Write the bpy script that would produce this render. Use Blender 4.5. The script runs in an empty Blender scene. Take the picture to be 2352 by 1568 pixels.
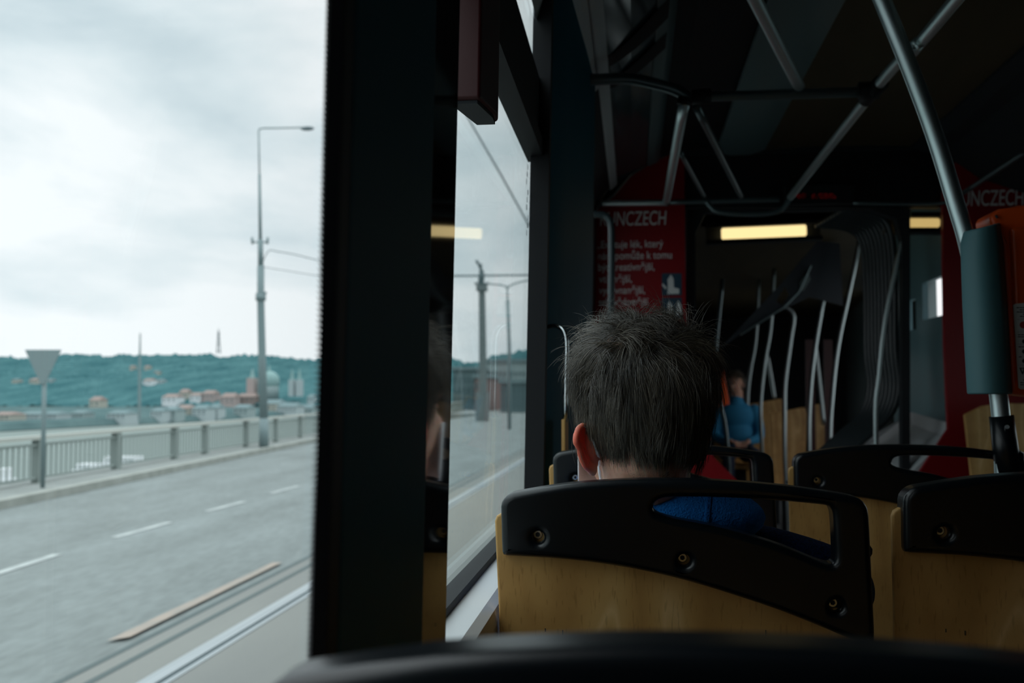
import bpy, math, random
import numpy as np
from mathutils import Vector, Matrix, noise
from mathutils.geometry import tessellate_polygon
random.seed(7); R = math.radians
S = bpy.context.scene; COL = S.collection

# ------------------------------------------------------------------ camera
W0, H0, F = 2352.0, 1568.0, 2287.0
EYE = 2.2                                     # eye height above the road
psi = math.atan((1454-1176)/F); th = math.atan((905-784)/F)
FW = Vector((-math.sin(psi)*math.cos(th), math.cos(psi)*math.cos(th), math.sin(th)))
RT = Vector((math.cos(psi), math.sin(psi), 0)); UP = RT.cross(FW)
C0 = Vector((0, 0, EYE))
cd = bpy.data.cameras.new('camera'); cam = bpy.data.objects.new('camera', cd); COL.objects.link(cam)
cam.matrix_world = Matrix.Translation(C0) @ Matrix((RT, UP, -FW)).transposed().to_4x4()
cd.sensor_width = 36; cd.lens = 36*F/W0; cd.clip_start = 0.02; cd.clip_end = 5000
cd.dof.use_dof = True; cd.dof.focus_distance = 1.27; cd.dof.aperture_fstop = 6.3
S.camera = cam
S.view_settings.view_transform = 'Standard'; S.view_settings.look = 'None'
S.view_settings.exposure = 0.0; S.view_settings.gamma = 1.0; S.view_settings.use_curve_mapping = False
S.cycles.use_denoising = True; S.cycles.max_bounces = 10; S.cycles.transparent_max_bounces = 16
S.cycles.sample_clamp_indirect = 3.0

# ------------------------------------------------------------------ sky: bright overcast
wd = bpy.data.worlds.new('overcast_sky'); S.world = wd; wd.use_nodes = True
nt = wd.node_tree; nt.nodes.clear()
def N(t, ty, **k):
    n = t.nodes.new(ty)
    for a, b in k.items(): setattr(n, a, b)
    return n
def ramp(t, stops, interp='LINEAR'):
    n = N(t, 'ShaderNodeValToRGB'); cr = n.color_ramp; cr.interpolation = interp
    while len(cr.elements) < len(stops): cr.elements.new(0.5)
    for e, (p, c) in zip(cr.elements, stops):
        e.position = p; e.color = (c[0], c[1], c[2], 1)
    return n
tc = N(nt, 'ShaderNodeTexCoord'); mp = N(nt, 'ShaderNodeMapping'); mp.inputs['Scale'].default_value = (1.0, 1.0, 2.6)
mp.inputs['Location'].default_value = (0.35, 0.1, 0.42)
nz = N(nt, 'ShaderNodeTexNoise'); nz.inputs['Scale'].default_value = 2.9; nz.inputs['Detail'].default_value = 7; nz.inputs['Roughness'].default_value = 0.5
nz.inputs['Distortion'].default_value = 0.25
rp = ramp(nt, [(0.30, (0.50, 0.60, 0.65)), (0.43, (0.72, 0.79, 0.82)), (0.55, (0.93, 0.945, 0.955))])
sx = N(nt, 'ShaderNodeSeparateXYZ')
hr = ramp(nt, [(0.0, (1, 1, 1)), (0.41, (1.0, 1.0, 1.0)), (0.68, (2.2, 2.2, 2.2)), (1.0, (2.7, 2.7, 2.7))])
mx = N(nt, 'ShaderNodeMix', data_type='RGBA', blend_type='MULTIPLY'); mx.inputs[0].default_value = 1
bg = N(nt, 'ShaderNodeBackground'); wo = N(nt, 'ShaderNodeOutputWorld')
L = nt.links.new
L(tc.outputs['Generated'], mp.inputs[0]); L(mp.outputs[0], nz.inputs[0]); L(nz.outputs[0], rp.inputs[0])
L(tc.outputs['Generated'], sx.inputs[0]); L(sx.outputs[2], hr.inputs[0])
L(rp.outputs[0], mx.inputs[6]); L(hr.outputs[0], mx.inputs[7]); L(mx.outputs[2], bg.inputs[0]); L(bg.outputs[0], wo.inputs[0])
bg.inputs[1].default_value = 1.15

# ------------------------------------------------------------------ pixel -> world
def ray(px, py): return (FW + RT*((px-W0/2)/F) - UP*((py-H0/2)/F))
def PY(px, py, Y): d = ray(px, py); return C0 + d*(Y/d.y)
def PX(px, py, X): d = ray(px, py); return C0 + d*(X/d.x)
def PZ(px, py, z): d = ray(px, py); return C0 + d*((z-EYE)/d.z)

# ------------------------------------------------------------------ materials
def pmat(name, col, rough=0.5, metal=0.0, spec=0.5, bump=None, var=None, emit=None, sss=None, k=1.0):
    col = tuple(c*k for c in col)
    if var: var = (var[0], tuple(c*k for c in var[1]), var[2])
    m = bpy.data.materials.new(name); m.use_nodes = True; t = m.node_tree
    b = t.nodes['Principled BSDF']; b.inputs['Base Color'].default_value = (*col, 1)
    b.inputs['Roughness'].default_value = rough; b.inputs['Metallic'].default_value = metal
    b.inputs['Specular IOR Level'].default_value = spec
    if emit: b.inputs['Emission Color'].default_value = (*emit[0], 1); b.inputs['Emission Strength'].default_value = emit[1]
    if sss: b.inputs['Subsurface Weight'].default_value = sss[0]; b.inputs['Subsurface Radius'].default_value = sss[1]; b.inputs['Subsurface Scale'].default_value = sss[2]
    co = N(t, 'ShaderNodeTexCoord')
    if var:                                       # (scale, dark colour, stretch)
        mpp = N(t, 'ShaderNodeMapping'); mpp.inputs['Scale'].default_value = var[2]
        n = N(t, 'ShaderNodeTexNoise'); n.inputs['Scale'].default_value = var[0]; n.inputs['Detail'].default_value = 6
        r = ramp(t, [(0.35, var[1]), (0.65, col)])
        t.links.new(co.outputs['Object'], mpp.inputs[0]); t.links.new(mpp.outputs[0], n.inputs[0]); t.links.new(n.outputs[0], r.inputs[0]); t.links.new(r.outputs[0], b.inputs['Base Color'])
    if bump:                                      # (scale, strength, distance)
        n = N(t, 'ShaderNodeTexNoise'); n.inputs['Scale'].default_value = bump[0]; n.inputs['Detail'].default_value = 4
        bp = N(t, 'ShaderNodeBump'); bp.inputs['Strength'].default_value = bump[1]; bp.inputs['Distance'].default_value = bump[2]
        t.links.new(co.outputs['Object'], n.inputs[0]); t.links.new(n.outputs[0], bp.inputs['Height']); t.links.new(bp.outputs[0], b.inputs['Normal'])
    return m
def glass_mat(name, tint, ior):
    m = bpy.data.materials.new(name); m.use_nodes = True; t = m.node_tree; t.nodes.clear()
    tr = N(t, 'ShaderNodeBsdfTransparent'); tr.inputs[0].default_value = (*tint, 1)
    gl = N(t, 'ShaderNodeBsdfGlossy'); gl.inputs['Roughness'].default_value = 0.01; gl.inputs[0].default_value = (1, 1, 1, 1)
    lw = N(t, 'ShaderNodeLayerWeight'); lw.inputs[0].default_value = 0.5
    pw = N(t, 'ShaderNodeMath', operation='POWER'); pw.inputs[1].default_value = 5.0
    fr = N(t, 'ShaderNodeMath', operation='MULTIPLY_ADD'); fr.inputs[1].default_value = ior; fr.inputs[2].default_value = 0.015
    t.links.new(lw.outputs['Facing'], pw.inputs[0]); t.links.new(pw.outputs[0], fr.inputs[0])
    mi = N(t, 'ShaderNodeMixShader'); o = N(t, 'ShaderNodeOutputMaterial')
    t.links.new(fr.outputs[0], mi.inputs[0]); t.links.new(tr.outputs[0], mi.inputs[1]); t.links.new(gl.outputs[0], mi.inputs[2]); t.links.new(mi.outputs[0], o.inputs[0])
    return m
M = {}
M['glass'] = glass_mat('window_glass', (0.96, 0.985, 0.99), 0.5)
M['glass2'] = glass_mat('grimy_glass', (0.90, 0.95, 0.955), 0.45)
M['black'] = pmat('black_moulded_plastic', (0.003, 0.005, 0.007), 0.30, spec=0.5, bump=(900, 0.12, 0.0004))
M['pillar'] = pmat('dark_blue_grey_pillar', (0.007, 0.085, 0.125), 0.55, spec=0.12, bump=(700, 0.1, 0.0004))
M['rubber'] = pmat('black_rubber', (0.008, 0.009, 0.011), 0.6, spec=0.3)
M['frit'] = pmat('gloss_black_glass', (0.003, 0.004, 0.005), 0.05, spec=0.5)
M['steel'] = pmat('brushed_steel', (0.74, 0.86, 0.88), 0.40, metal=1.0)
M['farsteel'] = pmat('dull_steel', (0.42, 0.49, 0.50), 0.42, metal=1.0)
M['chrome'] = pmat('polished_steel', (0.75, 0.80, 0.82), 0.16, metal=1.0)
M['bars'] = pmat('grey_painted_tube', (0.13, 0.17, 0.18), 0.3, metal=0.6)
M['wallgrey'] = pmat('light_grey_panel', (0.62, 0.66, 0.68), 0.45)
M['darktube'] = pmat('dark_coated_tube', (0.03, 0.045, 0.05), 0.22, metal=0.3)
M['ledge'] = pmat('white_enamel_ledge', (0.88, 0.90, 0.91), 0.3)
M['bellows'] = pmat('grey_rubber_bellows', (0.014, 0.022, 0.026), 0.35)
M['gangway'] = pmat('grey_gangway_panel', (0.18, 0.35, 0.39), 0.3)
M['trim'] = pmat('teal_grey_trim', (0.10, 0.15, 0.16), 0.4)
M['cover'] = pmat('teal_grey_casing', (0.10, 0.24, 0.27), 0.45, spec=0.35, bump=(700, 0.1, 0.0004))
M['dark'] = pmat('dark_interior_panel', (0.02, 0.024, 0.028), 0.6, spec=0.25)
M['cove'] = pmat('glossy_grey_cove', (0.17, 0.225, 0.23), 0.22)
M['poster_film'] = pmat('dark_poster_glass', (0.045, 0.065, 0.075), 0.12)
M['ceil'] = pmat('brown_ceiling_laminate', (0.07, 0.052, 0.03), 0.6, spec=0.2, var=(6, (0.055, 0.042, 0.025), (1, 0.15, 1)))
M['red'] = pmat('dark_red_panel', (0.26, 0.007, 0.011), 0.4, spec=0.3)
M['redbox'] = pmat('red_plastic', (0.045, 0.003, 0.004), 0.5)
M['orange'] = pmat('orange_plastic', (0.85, 0.10, 0.012), 0.35)
M['floor'] = pmat('speckled_grey_floor', (0.10, 0.105, 0.11), 0.7, var=(60, (0.06, 0.065, 0.07), (1, 1, 1)))
M['white_print'] = pmat('white_print', (0.80, 0.78, 0.78), 0.5)
M['navy'] = pmat('navy_sticker', (0.02, 0.06, 0.10), 0.4)
M['paper'] = pmat('white_label', (0.75, 0.80, 0.80), 0.5)
M['ink'] = pmat('black_ink', (0.02, 0.03, 0.04), 0.5)
M['redink'] = pmat('red_ink', (0.5, 0.05, 0.05), 0.5)
M['lamp'] = pmat('warm_lit_diffuser', (0.9, 0.8, 0.5), 0.5, emit=((1.0, 0.77, 0.36), 1.15))
M['lamp_reflection'] = pmat('glowing_lamp_reflection', (0.9, 0.8, 0.5), 0.5, emit=((1.0, 0.70, 0.25), 0.55))
M['led'] = pmat('red_led', (0.2, 0.0, 0.0), 0.5, emit=((1.0, 0.02, 0.02), 0.05))
M['fleece'] = pmat('blue_fleece', (0.012, 0.16, 0.50), 0.95, spec=0.1, bump=(420, 0.9, 0.004))
M['knit'] = pmat('navy_knit', (0.006, 0.018, 0.07), 0.95, spec=0.1, bump=(500, 1.0, 0.004), var=(260, (0.002, 0.006, 0.02), (1, 1, 1)))
M['jeans'] = pmat('dark_denim', (0.02, 0.03, 0.06), 0.9)
M['strap'] = pmat('white_elastic', (0.80, 0.82, 0.85), 0.8)
M['brace'] = pmat('blue_jacket', (0.02, 0.22, 0.42), 0.8)
M['road'] = pmat('asphalt', (0.36, 0.41, 0.40), 0.75, spec=0.3, k=0.68)
M['concrete'] = pmat('concrete', (0.42, 0.46, 0.44), 0.85, var=(1.5, (0.34, 0.38, 0.36), (1, 1, 1)), k=0.58)
M['kerb'] = pmat('granite_kerb', (0.47, 0.50, 0.46), 0.8, var=(2, (0.36, 0.39, 0.35), (1, 1, 1)), k=0.68)
M['slab'] = pmat('tram_track_slab', (0.30, 0.315, 0.29), 0.8, var=(0.8, (0.25, 0.265, 0.25), (1, 0.2, 1)), k=0.68)
M['paint'] = pmat('white_road_paint', (0.62, 0.68, 0.66), 0.7, var=(7, (0.45, 0.5, 0.49), (1, 0.3, 1)), k=0.68)
M['ochre'] = pmat('faded_ochre_paint', (0.50, 0.42, 0.35), 0.8, var=(7, (0.38, 0.36, 0.32), (1, 0.3, 1)), k=0.68)
M['crack'] = pmat('tar_joint', (0.12, 0.16, 0.16), 0.9, k=0.68)
M['gap'] = pmat('groove', (0.08, 0.12, 0.13), 0.8, k=0.68)
M['rail'] = pmat('worn_rail_steel', (0.62, 0.68, 0.70), 0.35, metal=0.4, var=(30, (0.42, 0.48, 0.5), (1, 0.01, 1)), k=0.68)
M['fence'] = pmat('painted_railing', (0.28, 0.34, 0.32), 0.7, k=0.75)
M['fencetop'] = pmat('stone_coping', (0.58, 0.61, 0.56), 0.8, k=0.72)
M['post'] = pmat('grey_green_post', (0.26, 0.36, 0.37), 0.6, k=0.68)
M['signback'] = pmat('sign_back_aluminium', (0.28, 0.38, 0.39), 0.55, k=0.68)
M['wire'] = pmat('wire', (0.18, 0.25, 0.27), 0.6, k=0.68)
M['hill'] = pmat('hazy_woodland', (0.10, 0.225, 0.235), 0.95, spec=0.0, var=(0.11, (0.050, 0.140, 0.155), (1, 0.12, 1.5)), k=0.72)  # distance haze mixed into the base colour
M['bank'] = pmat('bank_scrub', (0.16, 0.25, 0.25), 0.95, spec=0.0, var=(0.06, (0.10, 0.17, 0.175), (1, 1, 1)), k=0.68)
M['water'] = pmat('river_water', (0.26, 0.32, 0.30), 0.7, spec=0.12, bump=(0.5, 0.3, 0.1), k=0.68)
M['statue'] = pmat('bronze', (0.12, 0.19, 0.20), 0.6, k=0.68)
M['stone'] = pmat('column_stone', (0.22, 0.27, 0.27), 0.8, k=0.68)
M['boat'] = pmat('white_boat', (0.85, 0.88, 0.90), 0.4, k=0.90)

def road_mat():
    m = M['road']; t = m.node_tree; b = t.nodes['Principled BSDF']
    co = N(t, 'ShaderNodeTexCoord'); mpp = N(t, 'ShaderNodeMapping'); mpp.inputs['Scale'].default_value = (1, 0.25, 1)
    n = N(t, 'ShaderNodeTexNoise'); n.inputs['Scale'].default_value = 1.1; n.inputs['Detail'].default_value = 8; n.inputs['Roughness'].default_value = 0.6
    n2 = N(t, 'ShaderNodeTexNoise'); n2.inputs['Scale'].default_value = 14; n2.inputs['Detail'].default_value = 4
    r = ramp(t, [(0.3, (0.148, 0.172, 0.166)), (0.7, (0.212, 0.245, 0.241))]); r2 = ramp(t, [(0.35, (0.86, 0.86, 0.86)), (0.65, (1.06, 1.06, 1.06))])
    mm = N(t, 'ShaderNodeMix', data_type='RGBA', blend_type='MULTIPLY'); mm.inputs[0].default_value = 1
    l = t.links.new
    l(co.outputs['Object'], mpp.inputs[0]); l(mpp.outputs[0], n.inputs[0]); l(mpp.outputs[0], n2.inputs[0]); l(n.outputs[0], r.inputs[0]); l(n2.outputs[0], r2.inputs[0])
    l(r.outputs[0], mm.inputs[6]); l(r2.outputs[0], mm.inputs[7]); l(mm.outputs[2], b.inputs['Base Color'])
road_mat()
def wood_mat():
    m = pmat('beech_veneer', (0.50, 0.30, 0.11), 0.42, spec=0.35); t = m.node_tree; b = t.nodes['Principled BSDF']; l = t.links.new
    co = N(t, 'ShaderNodeTexCoord')
    mp1 = N(t, 'ShaderNodeMapping'); mp1.inputs['Scale'].default_value = (1.0, 1.0, 0.16)
    n0 = N(t, 'ShaderNodeTexNoise'); n0.inputs['Scale'].default_value = 5.0; n0.inputs['Detail'].default_value = 2
    wv = N(t, 'ShaderNodeMath', operation='MULTIPLY'); wv.inputs[1].default_value = 13.0
    sn = N(t, 'ShaderNodeMath', operation='PINGPONG'); sn.inputs[1].default_value = 1.0
    r = ramp(t, [(0.0, (0.504, 0.282, 0.092)), (0.55, (0.590, 0.345, 0.118)), (0.90, (0.654, 0.402, 0.149)), (1.0, (0.78, 0.52, 0.235))])
    mp2 = N(t, 'ShaderNodeMapping'); mp2.inputs['Scale'].default_value = (300, 300, 28)
    n2 = N(t, 'ShaderNodeTexNoise'); n2.inputs['Scale'].default_value = 1.0; n2.inputs['Detail'].default_value = 3
    r2 = ramp(t, [(0.33, (0.80, 0.78, 0.74)), (0.42, (1, 1, 1))])
    n3 = N(t, 'ShaderNodeTexNoise'); n3.inputs['Scale'].default_value = 9.0; n3.inputs['Detail'].default_value = 4
    r3 = ramp(t, [(0.3, (0.80, 0.77, 0.72)), (0.6, (1.04, 1.04, 1.04))])
    m1 = N(t, 'ShaderNodeMix', data_type='RGBA', blend_type='MULTIPLY'); m1.inputs[0].default_value = 1
    m2 = N(t, 'ShaderNodeMix', data_type='RGBA', blend_type='MULTIPLY'); m2.inputs[0].default_value = 1
    l(co.outputs['Object'], mp1.inputs[0]); l(mp1.outputs[0], n0.inputs[0]); l(n0.outputs[0], wv.inputs[0]); l(wv.outputs[0], sn.inputs[0]); l(sn.outputs[0], r.inputs[0])
    l(co.outputs['Object'], mp2.inputs[0]); l(mp2.outputs[0], n2.inputs[0]); l(n2.outputs[0], r2.inputs[0])
    l(co.outputs['Object'], n3.inputs[0]); l(n3.outputs[0], r3.inputs[0])
    l(r.outputs[0], m1.inputs[6]); l(r2.outputs[0], m1.inputs[7]); l(m1.outputs[2], m2.inputs[6]); l(r3.outputs[0], m2.inputs[7]); l(m2.outputs[2], b.inputs['Base Color'])
    return m
M['wood'] = wood_mat()
M['woodedge'] = pmat('birch_ply_edge', (0.66, 0.48, 0.26), 0.5)
def skin_mat():
    m = pmat('skin', (0.62, 0.36, 0.27), 0.5, spec=0.35, sss=(0.6, (1.0, 0.22, 0.10), 0.008)); t = m.node_tree; b = t.nodes['Principled BSDF']; l = t.links.new
    co = N(t, 'ShaderNodeTexCoord'); n = N(t, 'ShaderNodeTexNoise'); n.inputs['Scale'].default_value = 60
    r = ramp(t, [(0.3, (0.56, 0.30, 0.22)), (0.7, (0.66, 0.40, 0.30))]); l(co.outputs['Object'], n.inputs[0]); l(n.outputs[0], r.inputs[0])
    at = N(t, 'ShaderNodeAttribute', attribute_name='flush'); mm = N(t, 'ShaderNodeMix', data_type='RGBA'); mm.inputs[7].default_value = (0.85, 0.22, 0.15, 1)
    l(at.outputs['Fac'], mm.inputs[0]); l(r.outputs[0], mm.inputs[6]); l(mm.outputs[2], b.inputs['Base Color'])
    return m
M['skin'] = skin_mat()
def hair_mat():
    m = pmat('brown_hair', (0.06, 0.045, 0.032), 0.30, spec=1.0); t = m.node_tree; b = t.nodes['Principled BSDF']; l = t.links.new
    b.inputs['Sheen Weight'].default_value = 0.35; b.inputs['Sheen Roughness'].default_value = 0.5; b.inputs['Sheen Tint'].default_value = (0.62, 0.52, 0.40, 1)
    at = N(t, 'ShaderNodeAttribute', attribute_name='tone'); r = ramp(t, [(0, (0.010, 0.008, 0.006)), (1, (0.12, 0.095, 0.065))]); l(at.outputs['Fac'], r.inputs[0]); l(r.outputs[0], b.inputs['Base Color'])
    return m
M['hair'] = hair_mat()

# ------------------------------------------------------------------ mesh helpers
class MB:
    def __init__(s): s.v = []; s.f = []; s.mi = []
    def add(s, vs, fs, mi=0):
        k = len(s.v); s.v += [tuple(v) for v in vs]; s.f += [tuple(i+k for i in f) for f in fs]; s.mi += [mi]*len(fs); return s
    def box(s, x0, x1, y0, y1, z0, z1, mi=0, lean=None):
        vs = [(x, y, z) for x in (x0, x1) for y in (y0, y1) for z in (z0, z1)]
        if lean: vs = [(x+lean*(z-EYE), y, z) for x, y, z in vs]
        return s.add(vs, [(0,1,3,2),(4,6,7,5),(0,4,5,1),(2,3,7,6),(0,2,6,4),(1,5,7,3)], mi)
    def obox(s, c, ax, ay, az, hx, hy, hz, mi=0):       # oriented box: centre, unit axes, half sizes
        c = Vector(c); vs = [c+ax*(a*hx)+ay*(b*hy)+az*(d*hz) for a in (-1,1) for b in (-1,1) for d in (-1,1)]
        return s.add(vs, [(0,1,3,2),(4,6,7,5),(0,4,5,1),(2,3,7,6),(0,2,6,4),(1,5,7,3)], mi)
    def tube(s, pts, r, n=12, mi=0, caps=True):
        pts = [Vector(p) for p in pts]; rs = r if isinstance(r, (list, tuple)) else [r]*len(pts)
        k0 = len(s.v); prev = None
        for i, p in enumerate(pts):
            d = (pts[min(i+1, len(pts)-1)]-pts[max(i-1, 0)]).normalized()
            if prev is None:
                a = d.orthogonal().normalized()
            else: a = (prev - d*prev.dot(d)).normalized()
            prev = a; b = d.cross(a)
            for j in range(n):
                t = 2*math.pi*j/n; s.v.append(tuple(p+(a*math.cos(t)+b*math.sin(t))*rs[i]))
        for i in range(len(pts)-1):
            for j in range(n):
                s.f.append((k0+i*n+j, k0+i*n+(j+1)%n, k0+(i+1)*n+(j+1)%n, k0+(i+1)*n+j)); s.mi.append(mi)
        if caps:
            s.f.append(tuple(k0+j for j in range(n))[::-1]); s.mi.append(mi)
            s.f.append(tuple(k0+(len(pts)-1)*n+j for j in range(n))); s.mi.append(mi)
        return s
    def prism(s, loops, fn0, fn1, mi=0):                  # 2D loops (outer + holes); fn maps (a,b) -> 3D point on either face
        flat = [p for lp in loops for p in lp]
        tris = tessellate_polygon([[Vector((a, b, 0)) for a, b in lp] for lp in loops])
        n = len(flat); vs = [fn0(*p) for p in flat]+[fn1(*p) for p in flat]
        fs = [tuple(t) for t in tris]+[tuple(i+n for i in t[::-1]) for t in tris]
        k = 0
        for lp in loops:
            m = len(lp)
            for i in range(m): fs.append((k+i, k+(i+1) % m, n+k+(i+1) % m, n+k+i))
            k += m
        return s.add(vs, fs, mi)
    def grid(s, P, mi=0, closed=False):                   # P[i][j] points
        ni, nj = len(P), len(P[0]); k = len(s.v); s.v += [tuple(p) for row in P for p in row]
        for i in range(ni-1):
            for j in range(nj if closed else nj-1):
                j2 = (j+1) % nj; s.f.append((k+i*nj+j, k+i*nj+j2, k+(i+1)*nj+j2, k+(i+1)*nj+j)); s.mi.append(mi)
        return s
    def ellipsoid(s, c, r, rot=None, nu=24, nv=16):
        c = Vector(c); P = []
        for i in range(nv+1):
            a = math.pi*i/nv; row = []
            for j in range(nu):
                b = 2*math.pi*j/nu; v = Vector((r[0]*math.sin(a)*math.cos(b), r[1]*math.sin(a)*math.sin(b), r[2]*math.cos(a)))
                if rot: v = rot @ v
                row.append(c+v)
            P.append(row)
        return s.grid(P, closed=True)

def rprism(loops, r, fn, depth, seg=4, rb=None):
    """2D outline (+ holes) with rounded front edges; fn(a, b, d): d = distance behind the front face."""
    m = MB(); rb = r if rb is None else rb
    def area(l): return sum(l[i][0]*l[(i+1) % len(l)][1]-l[(i+1) % len(l)][0]*l[i][1] for i in range(len(l)))/2
    fixed = []
    for i, l in enumerate(loops):
        if (area(l) > 0) != (i == 0): l = l[::-1]
        fixed.append(l)
    def off(l, d):                              # move towards the material (left of travel)
        out = []; n = len(l)
        for i in range(n):
            p, q, s_ = Vector(l[i-1]), Vector(l[i]), Vector(l[(i+1) % n])
            e1 = (q-p).normalized(); e2 = (s_-q).normalized(); n1 = Vector((-e1.y, e1.x)); n2 = Vector((-e2.y, e2.x)); b = n1+n2
            b = b/max(0.35, b.dot(n1)) if b.length > 1e-6 else n1
            out.append(tuple(q+b*d))
        return out
    prof = [(r*(1-math.sin(math.pi/2*i/seg)), r*(1-math.cos(math.pi/2*i/seg))) for i in range(seg+1)]
    prof += [(rb*(1-math.cos(math.pi/2*i/2)), depth-rb*(1-math.sin(math.pi/2*i/2))) for i in range(3)]
    front = []; backl = []
    for l in fixed:
        rings = [[fn(a, b, d) for a, b in off(l, ins)] for ins, d in prof]; m.grid(rings, closed=True)
        front.append(off(l, prof[0][0])); backl.append(off(l, prof[-1][0]))
    for lps, d in ((front, prof[0][1]), (backl, prof[-1][1])):
        tris = tessellate_polygon([[Vector((a, b, 0)) for a, b in lp] for lp in lps]); m.add([fn(a, b, d) for lp in lps for a, b in lp], [tuple(t) for t in tris])
    return m
def smooth_loop(px, sub=3):
    n = len(px); out = []
    for i in range(n):
        p0, p1, p2, p3 = [Vector(px[(i+k) % n]) for k in (-1, 0, 1, 2)]
        for j in range(sub):
            t = j/sub; q = 0.5*((2*p1)+(p2-p0)*t+(2*p0-5*p1+4*p2-p3)*t*t+(3*p1-p0-3*p2+p3)*t*t*t); out.append((q.x, q.y))
    return out
def wloc(o):
    v = Vector((0, 0, 0))
    while o: v += o.location; o = o.parent
    return v
def tag(o, label=None, cat=None, group=None, kind=None):
    for k, v in (('label', label), ('category', cat), ('group', group), ('kind', kind)):
        if v: o[k] = v
    return o
def obj(name, mb, mat, parent=None, smooth=False, bevel=None, label=None, wn=False):
    me = bpy.data.meshes.new(name); off = wloc(parent)
    me.from_pydata([(x-off.x, y-off.y, z-off.z) for x, y, z in mb.v], [], mb.f)
    for m in (mat if isinstance(mat, (list, tuple)) else [mat]): me.materials.append(M[m])
    me.polygons.foreach_set('material_index', mb.mi)
    import bmesh
    bm = bmesh.new(); bm.from_mesh(me); bmesh.ops.remove_doubles(bm, verts=bm.verts, dist=1e-6); bmesh.ops.recalc_face_normals(bm, faces=bm.faces); bm.to_mesh(me); bm.free()
    o = bpy.data.objects.new(name, me); COL.objects.link(o); o.parent = parent
    if smooth:
        me.polygons.foreach_set('use_smooth', [True]*len(me.polygons))
    if bevel:
        b = o.modifiers.new('bevel', 'BEVEL'); b.width = bevel[0]; b.segments = bevel[1]; b.limit_method = 'ANGLE'; b.angle_limit = R(35); b.use_clamp_overlap = False
        me.polygons.foreach_set('use_smooth', [True]*len(me.polygons))
        w = o.modifiers.new('normals', 'WEIGHTED_NORMAL'); w.keep_sharp = True
    if wn: 
        me.polygons.foreach_set('use_smooth', [True]*len(me.polygons)); w = o.modifiers.new('normals', 'WEIGHTED_NORMAL'); w.keep_sharp = True
    if label: o['label'] = label
    return o
def thing(name, loc, label, cat, group=None):
    o = bpy.data.objects.new(name, None); COL.objects.link(o); o.location = loc; o.empty_display_size = 0.1
    return tag(o, label, cat, group)
def struct(name, mb, mat, bevel=None, smooth=False): return tag(obj(name, mb, mat, bevel=bevel, smooth=smooth), kind='structure')
def single(name, mb, mat, label, cat, group=None, **k): return tag(obj(name, mb, mat, **k), label, cat, group)
def copy_tree(o, parent=None):
    c = o.copy(); COL.objects.link(c); c.parent = parent
    for ch in [x for x in COL.objects if x.parent == o]: copy_tree(ch, c)
    return c
def arc(cx, cy, r, a0, a1, n=6): return [(cx+r*math.cos(R(a0+(a1-a0)*i/n)), cy+r*math.sin(R(a0+(a1-a0)*i/n))) for i in range(n+1)]
def spline(pts, sub=6):
    pts = [Vector(p) for p in pts]; out = []
    for i in range(len(pts)-1):
        p0, p1, p2, p3 = pts[max(i-1, 0)], pts[i], pts[i+1], pts[min(i+2, len(pts)-1)]
        for j in range(sub):
            t = j/sub; out.append(0.5*((2*p1)+(p2-p0)*t+(2*p0-5*p1+4*p2-p3)*t*t+(3*p1-p0-3*p2+p3)*t*t*t))
    return out+[pts[-1]]

# ================================================================== TRAM SHELL
FZ = EYE-1.15          # floor of the saloon
WX = -0.22             # glass plane of the left wall
LEAN = 0.02
YB = -3.2              # rear end
YP = 4.8               # partition beside the gangway
XR = 2.1               # right wall
SILL, TR0, TR1, WTOP = EYE-0.25, EYE+0.506, EYE+0.675, EYE+0.84
CZ = EYE+1.15
struct('floor', MB().box(-0.3, XR+0.1, YB, YP+0.05, FZ-0.12, FZ), 'floor')
# left wall: below the windows, above them, between them
struct('wall_left', MB().box(WX-0.006, WX+0.025, YB, 3.25, FZ-0.12, SILL, lean=LEAN).box(WX-0.006, WX+0.012, YB, YP, WTOP, CZ+0.02, lean=LEAN)
       .box(WX-0.004, WX+0.03, 2.13, 3.25, SILL, WTOP, lean=LEAN).box(WX-0.05, WX+0.03, 4.55, YP, FZ, WTOP, lean=LEAN).box(WX-0.05, WX+0.02, YB, -2.6, SILL, WTOP, lean=LEAN), 'dark')
# white ledge under the windows
struct('trim_1', MB().prism([[(WX+0.005, SILL+0.003), (WX+0.042, SILL-0.003), (WX+0.051, SILL-0.012), (WX+0.0535, SILL-0.03), (WX+0.0535, SILL-0.20), (WX+0.03, SILL-0.6), (WX+0.02, SILL-0.6)]],
       lambda a, b: (a, YB+0.6, b), lambda a, b: (a, 2.15, b)), 'ledge')
struct('trim_2', MB().box(WX-0.012, WX+0.012, 0.55, 2.14, SILL-0.002, SILL+0.012), 'rubber')
# windows: window_1 beside the camera, window_2 beside the passenger
def window(name, y0, y1, mat):
    g = MB().box(WX-0.004, WX+0.001, y0, y1, SILL, WTOP, lean=LEAN); w = struct(name, g, mat)
    f = MB().box(WX-0.015, WX+0.022, y0, y1, TR0, TR0+0.035, lean=LEAN).box(WX-0.012, WX+0.012, y0, y1, TR0+0.035, TR1-0.03, lean=LEAN).box(WX-0.012, WX+0.012, y0, y1, TR1-0.03, TR1, lean=LEAN)
    obj('window_frame', f, 'rubber', w); return w
window('window_1', 0.12, 0.86, 'glass')
w2 = window('window_2', 0.86, 2.14, 'glass2')
hb = MB(); hb.box(WX-0.01, WX+0.03, 1.86, 2.0, WTOP-0.028, WTOP+0.0); obj('window_latch', hb, 'black', w2)
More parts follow.
